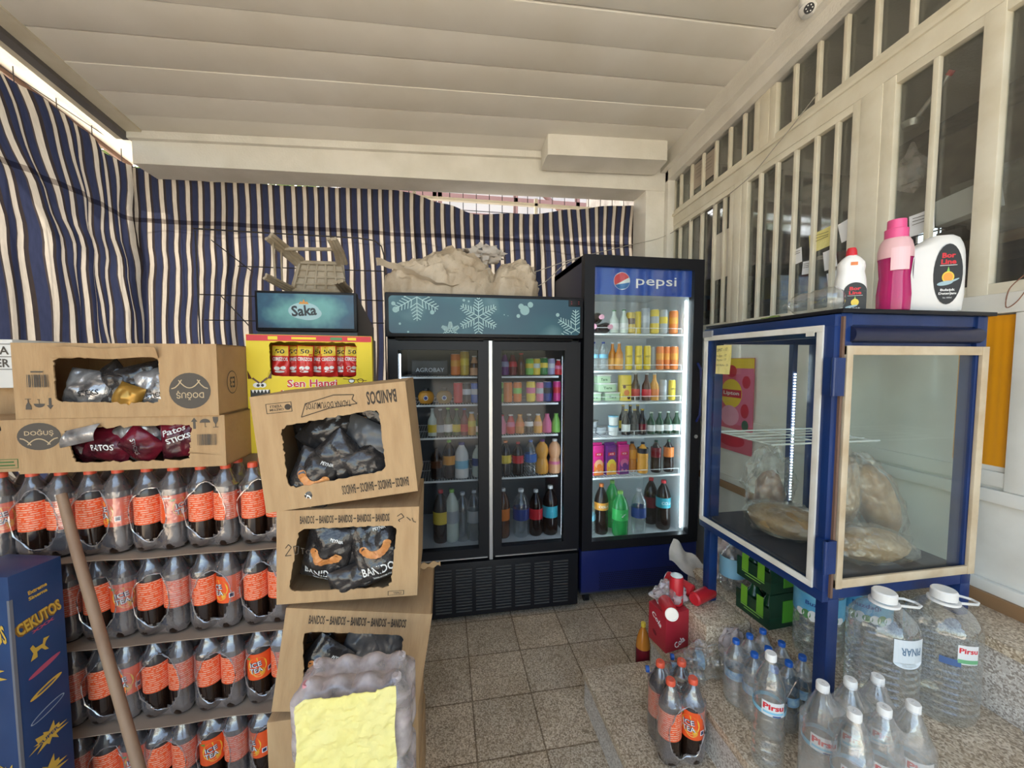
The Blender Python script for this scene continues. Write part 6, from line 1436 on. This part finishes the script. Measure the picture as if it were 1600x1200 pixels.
def big_water(label, x, y, z, rz):
    t = thing('water_jug', label, 'water jug', (x, y, z), rz); r = .066
    pf_ = [(0, .006), (.045, .0), (.058, .004), (.064, .02)]; zz = .03
    while zz < .16: pf_ += [(r, zz), (r, zz+.012), (r*.95, zz+.016), (r*.95, zz+.018)]; zz += .024
    pf_ += [(r, .165), (r, .250), (r*.9, .275), (r*.6, .298), (.02, .312), (.02, .325)]
    b = MB(); b.lathe(pf_, 26); b.build('jug_body', M['water'], t)
    b = MB(); b.lathe([(0, .318), (.023, .318), (.023, .336), (0, .337)], 18); b.build('cap', pl((.10, .25, .55)), t)
    b = MB(); b.lathe([(r*1.012, .150), (r*1.015, .151), (r*1.015, .222), (r*1.012, .223)], 26); lb2 = b.build('label', mat('sky_label', (.08, .36, .62), .35, var=(.20, .55, .75), vs=14), t)
    lettering('label_print', [ell(-.05+.018*k, .158, .026, .022+.006*(k % 3), k % 2) for k in range(7)]+[('Buzdağı', 0, .195, .07, .018, .02, 0, 2)], [M['wprint'], pl((.10, .28, .10)), pl((.02, .06, .25))], lb2, f=wrapf(r*1.022))
    return t
big_water('large water jug with blue label left of the cabinet front leg', 1.185, 1.035, .4558, R(-48))
big_water('large water jug with blue label behind the front jugs, right of the leg', 1.335, 1.01, .4558, R(-50))
# green bottle cartons
for k in range(2):
    t = thing('bottle_carton', f'{"lower" if k == 0 else "upper"} dark green bottle carton with lime tabs under the blue cabinet', 'carton', (1.205, 1.24, .4558+k*.129), R(4), 'green bottle cartons')
    b = MB(); b.box(-.085, .085, -.075, .075, 0, .045, bev=.003); b.box(-.085, -.079, -.075, .075, .04, .075); b.box(-.085, .085, -.075, -.069, .04, .127, bev=.002); b.box(.079, .085, -.075, .075, .04, .127)
    b.build('carton_body', pl((.008, .045, .022), .35), t)
    for j in range(2):
        y = -.035+j*.07; bx('lime_tab', pl((.16, .42, .03)), t, -.0875, -.0855, y-.014, y+.014, .035, .105)
    bx('lime_panel', pl((.09, .36, .03)), t, -.03, .045, -.0775, -.0755, .02, .10)
    for i in range(2):
        for j in range(2):
            q_ = bottle('glass', .126, .030, c_dgreen, c_lgreen, None, (-.042+i*.075, -.034+j*.066, .001), parent=t, name='bottle')
    lettering('lettering', [rectp(0, .03, .10, .004), rectp(0, .02, .07, .003)], c_lgreen, t, (-.0862, 0, 0), R(-90))
# pirsu 1.5 l bottles
def pirsu(parent=None, **k): return bottle('rib', .318, .0385, M['water'], M['white'], None, parent=parent, **k)
def pirsu_label(o, rz, r=.0385):
    lm = with_mat(lathe_mesh(('pl', r), [(r*1.0, .166), (r*1.02, .167), (r*1.02, .176), (r*1.0, .177)], 22), c_cyan); link('label_band', lm, o)
    lettering('label', [rectp(0, .187, .056, .038, 0), ('Pirsu', 0, .193, .050, .016, .04, 0, 1), rectp(0, .177, .05, .006, 2), rectp(.008, .170, .02, .003, 3)], [pl((.72, .74, .74)), M['rprint'], c_cyan, c_navy], o, f=wrapf(r*1.03)).rotation_euler[2] = rz
t = pirsu(loc=(.868, .885, .3008), lab='single clear Pirsu water bottle standing left of the filmed six-pack'); pirsu_label(t, R(-28))
wp = thing('water_bottle_pack', 'six large Pirsu water bottles shrink-wrapped at the bottom right', 'bottle pack', (.99, .735, .3008), R(-2)); rs = random.Random(5)
for i in range(3):
    for j in range(2):
        o = pirsu(parent=wp, loc=((i-1)*.0785, (j-.5)*.0785, 0), name='bottle'); pirsu_label(o, R([-40, -36, -30][i]+rs.uniform(-10, 10)))
link('shrink_wrap', film_shell(3, 2, .0785, .0385, .262, .321, [('y', -1, -.05, .16, .045, .06)], h_side=.225, capw=.023, m=M['filmc']), wp)
# half-litre pack with blue caps
hp2 = thing('water_bottle_pack', 'nine small water bottles with blue caps in torn film on the middle step', 'bottle pack', (1.0, 1.03, .3008), R(12))
for i in range(3):
    for j in range(3):
        bottle('rib', .208, .030, M['water'], pl((.02, .12, .50)), mat('waterlab', (.45, .62, .72), .4, var=(.12, .30, .55), vs=60) if i+j == 0 else bpy.data.materials['waterlab'], ((i-1)*.063, (j-1)*.063, 0), rs.uniform(0, 6), parent=hp2, name='bottle')
link('shrink_wrap', film_shell(3, 3, .063, .030, .165, .196, [('y', -1, 0, .12, .05, .05)], h_side=.15, capw=.018, m=M['filmc']), hp2)
for k, (x, y) in enumerate(((.925, 1.205), (.885, 1.150))):
    t = thing('water_bottle', f'small blue-capped water bottle lying on the middle step, {"farther" if k == 0 else "nearer"} of two', 'bottle', (x-.06, y+.012, .3318), (0, R(90), R(-18)), 'lying small water bottles')
    t.rotation_euler = (0, R(-90), R(-18)); t.location = (x+.06, y-.012, .3318)
    if k == 1: t.location = (.865, 1.150, .3318); t.rotation_euler = (0, R(-90), R(-20))
    bottle('rib', .19, .030, M['water'], pl((.02, .12, .50)), bpy.data.materials['waterlab'], (0, 0, 0), 0, parent=t, name='bottle_body')
bf = thing('plastic_film', 'crumpled clear plastic film over the lying water bottles', 'plastic film', (.93, 1.19, .3015))
b = MB(); crumple(b, 0, 0, .05, .10, .05, .055, amp=.45, fr=2.8, seed=21, n=40, zmin=.001); b.build('film', M['bagfilm'], bf)
# red can carton
rc = thing('can_carton', 'torn red cola can carton in plastic at the far end of the middle step', 'carton', (.862, 1.362, .3008), R(10))
b = MB(); b.box(-.055, .055, -.05, .05, 0, .15, bev=.004); cbod = b.build('carton_body', pl((.42, .02, .035), .4), rc)
lettering('lettering', [ell(-.012, .045, .026, .016, 2, -.6), ('Cola', .0, .105, .06, .020, .02, -.5, 1)], [c_red, M['wprint'], c_dkred], rc, (-.0558, 0, 0), R(-90))
lettering('lettering', [('Cola', .01, .030, .05, .026, .02, .5, 0)], [M['wprint']], rc, (0, -.0505, 0))
can(.118, .0265, c_red, None, (.835, 1.345, .478), 'red cola can lying on the carton with its silver base forward', 'loose red cans', rot=(R(78), 0, R(-20)))
can(.115, .026, c_red, None, (.895, 1.365, .4515), 'red cola can standing upside on the torn red carton', 'loose red cans')
can(.115, .026, c_red, None, (.985, 1.385, .477), 'red cola can lying on the stone block behind the cabinet leg', 'loose red cans', rot=(R(-80), 0, R(35)))
can(.115, .026, c_red, None, (.955, 1.34, .4775), 'red cola can lying across the front of the stone block', 'loose red cans', rot=(0, R(90), R(20)))
t = thing('plastic_film', 'dusty grey plastic film draped over the red can carton', 'plastic film', (.88, 1.385, .45))
b = MB(); crumple(b, 0, 0, .03, .065, .045, .045, amp=.45, fr=2.2, seed=31, n=40, zmin=.003); b.build('film', M['filmw'], t)
pa, pb2 = PY(1047, 868, 1.62), PY(1150, 948, 1.48)
t = thing('paper_sheet', 'crumpled pale sheet sticking up behind the red cans and cabinet leg', 'paper')
b = MB(); dirv = pb2-pa; upv = Vector((.05, .06, .075))
b.grid(lambda u, v: pa+dirv*u+upv*(v-.2)*(1-.35*u)+Vector((0, .012*math.sin(u*14+v*4), .006*math.sin(u*21)*(1+v))), 30, 8); b.build('sheet', mat('pale_card', (.55, .51, .45), .7, var=(.42, .38, .32), vs=15), t)
t = thing('plastic_bag', 'big clear crumpled plastic bag on the upper step behind the cabinet leg', 'plastic bag', (1.28, 1.49, .4565))
b = MB(); crumple(b, 0, 0, .11, .13, .10, .13, amp=.4, fr=2.4, seed=41, n=44, zmin=.001); b.build('bag', M['filmw'], t)
bottle('rib', .20, .05, M['water'], c_cyan, mat('bluel', (.25, .50, .66), .4), (1.19, 1.42, .4558), 0, 'short water bottle with pale blue label between green cartons and plastic bag', lz=(.3, .7))
t = thing('plastic_film', 'grey clump of plastic film beside the far cabinet leg', 'plastic film', (1.02, 1.205, .3015))
b = MB(); crumple(b, 0, 0, .07, .05, .03, .075, amp=.4, seed=51, zmin=.001); b.build('film', M['filmw'], t)

# ================================================================== LEFT AND CENTRE FOREGROUND
# blue snack display box
ca = thing('display_box', 'tall dark blue Cekutos display box standing at the lower left', 'box', (-1.100, 1.165, .0008), R(-13.7))
b = MB(); b.box(-.165, 0, 0, .112, 0, .862, bev=.003); b.build('box_body', mat('blue_print_card', (.012, .04, .13), .45, var=(.02, .06, .17), vs=5), ca)
bx('edge_strip', mat('grey_edge', (.16, .17, .20), .5), ca, -.006, .0008, -.0008, .006, .01, .80)
mp_ = M['goldp'] = pl((.62, .40, .06), .4)
star = [((.5 if i % 2 == 0 else .26)*math.cos(math.pi*2*i/22)*(1+.25*math.sin(i*2.3)), (.5 if i % 2 == 0 else .26)*math.sin(math.pi*2*i/22)*(1+.25*math.cos(i*1.7))) for i in range(22)]
def pill(cx_, cz_, w, h, mi, a): return (circ(24), cx_, cz_, w, h, 0, a, mi)
dog = [(-.5, -.5), (-.3, -.1), (-.35, .35), (-.2, .45), (-.15, .15), (.15, .1), (.25, .4), (.5, .3), (.3, .12), (.2, -.1), (.3, -.5), (.15, -.4), (.05, -.12), (-.15, -.15), (-.2, -.5)]
its = [('Extreme', .056, .800, .040, .011, .04, .12, 0), ('Sinema', .056, .784, .040, .010, .04, .12, 0), ('CEKUTOS', .054, .718, .098, .038, .10, .20, 1), ('CEKUTOS', .056, .720, .094, .034, .03, .20, 0), ('xxx', .062, .693, .05, .008, .02, .20, 2), (dog, .052, .638, .050, .042, 0, .2, 0),
    pill(.060, .580, .075, .014, 2, .35), pill(.060, .520, .075, .016, 0, .35), pill(.060, .520, .045, .006, 3, .35), pill(.060, .455, .080, .020, 4, .35), pill(.060, .455, .074, .015, 3, .35), (star, .058, .380, .085, .055, 0, .2, 0), ('SUPER', .058, .380, .045, .010, .03, .3, 3), (star, .05, .28, .09, .07, 0, .1, 0)]
lettering('side_lettering', its, [mp_, pl((.25, .12, .02)), pl((.45, .08, .14)), pl((.02, .05, .15)), pl((.35, .42, .5))], ca, (.0012, 0, 0), R(90))
its = [(star, -.09, .60, .13, .11, 0, .2, 0), ('CEKUTOS', -.07, .70, .11, .05, .03, .2, 0), (star, -.04, .33, .07, .05, 0, 0, 0)]
lettering('front_print', its, [mp_], ca, (0, -.0012, 0))
# wooden stick
a = PY(96, 772, 1.318); c_ = PZ(268, 1385, .009)
st = thing('wooden_stick', 'old round wooden stick leaning against the ice tea packs', 'stick', c_)
b = MB(); d_ = a-c_; b.tube([(0, 0, 0), d_*.3+Vector((.002, 0, 0)), d_*.6, d_*.85+Vector((-.002, 0, 0)), d_], [.0135, .0135, .013, .0125, .0115], 14); b.build('shaft', mat('old_wood', (.26, .16, .10), .6, var=(.34, .23, .15), vs=14, stretch=(1, 1, .2)), st)
# filmed pack of small bottles with yellow paper on top
xc = PY(556, 1030, .88).x
for k in range(4):
    z = .0008+.1965*.93*k
    t = thing('water_bottle_pack', ['lowest dusty filmed bottle pack of the centre pile, on the floor', 'second filmed bottle pack from the floor in the centre pile', 'third filmed bottle pack from the floor in the centre pile', 'dusty filmed bottle pack on top of the centre pile, behind the yellow paper'][k], 'bottle pack', (xc, .885, z), R(3-2*k), 'dusty filmed bottle packs in the centre pile'); t.scale = (1, 1, .93)
    for i in range(4):
        for j in range(2):
            bottle('rib', .190, .0295, M['water'], pl((.58, .52, .52)) if (i+j) % 5 else pl((.62, .25, .28)), pl((.60, .45, .48)), ((i-1.5)*.0615, (j-.5)*.0615, 0), 0, parent=t, name='bottle')
    if k == 0: dusty = film_shell(4, 2, .0615, .0295, .172, .197, [], h_side=.158, capw=.027, m=M['filmw'])
    link('shrink_wrap', dusty, t)
a = PY(462, 1100, .806); c_ = PY(618, 1085, .806); wpp = c_.x-a.x; zt = PY(545, 1084, .806).z
yp = thing('yellow_paper', 'crumpled blank yellow paper stuck on the filmed bottle pack at bottom centre', 'paper', ((a.x+c_.x)/2, .812, zt-.175))
b = MB()
def ypf(u, v, back=0):
    x = (u-.5)*wpp*(1+.02*math.sin(v*9)); z = v*.175
    if v > .93 and u < .08: z -= (.08-u)*.12
    if u > .80 and v > .9: z += .006
    d = .006*noise.noise(Vector((u*9, v*9, 2)))+.005*abs(noise.noise(Vector((u*7, v*16, 5))))+.003*noise.noise(Vector((u*22, v*22, 5)))
    return Vector((x, -.010-.010*(1-v)+d+back, z+.002*math.sin(u*13)))
b.grid(ypf, 48, 44); b.grid(lambda u, v: ypf(1-u, v, .0008), 48, 44); b.build('paper_sheet', M['yel'], yp)
# torn cardboard scrap poking out beside the fridge
p = PY(672, 884, 1.33); t = thing('cardboard_scrap', 'small torn cardboard scrap sticking out behind the BANIDOS stack', 'cardboard scrap', p)
b = MB(); b.grid(lambda u, v: Vector((-.06+u*.095, .002*math.sin(u*9), (v-.5)*.016*(1+.5*math.sin(u*19))+.004*u)), 16, 3); r_ = bmesh.ops.extrude_face_region(b.bm, geom=b.bm.faces[:])
for v in r_['geom']:
    if isinstance(v, bmesh.types.BMVert): v.co.y += .003
b.build('scrap', M['card'], t)
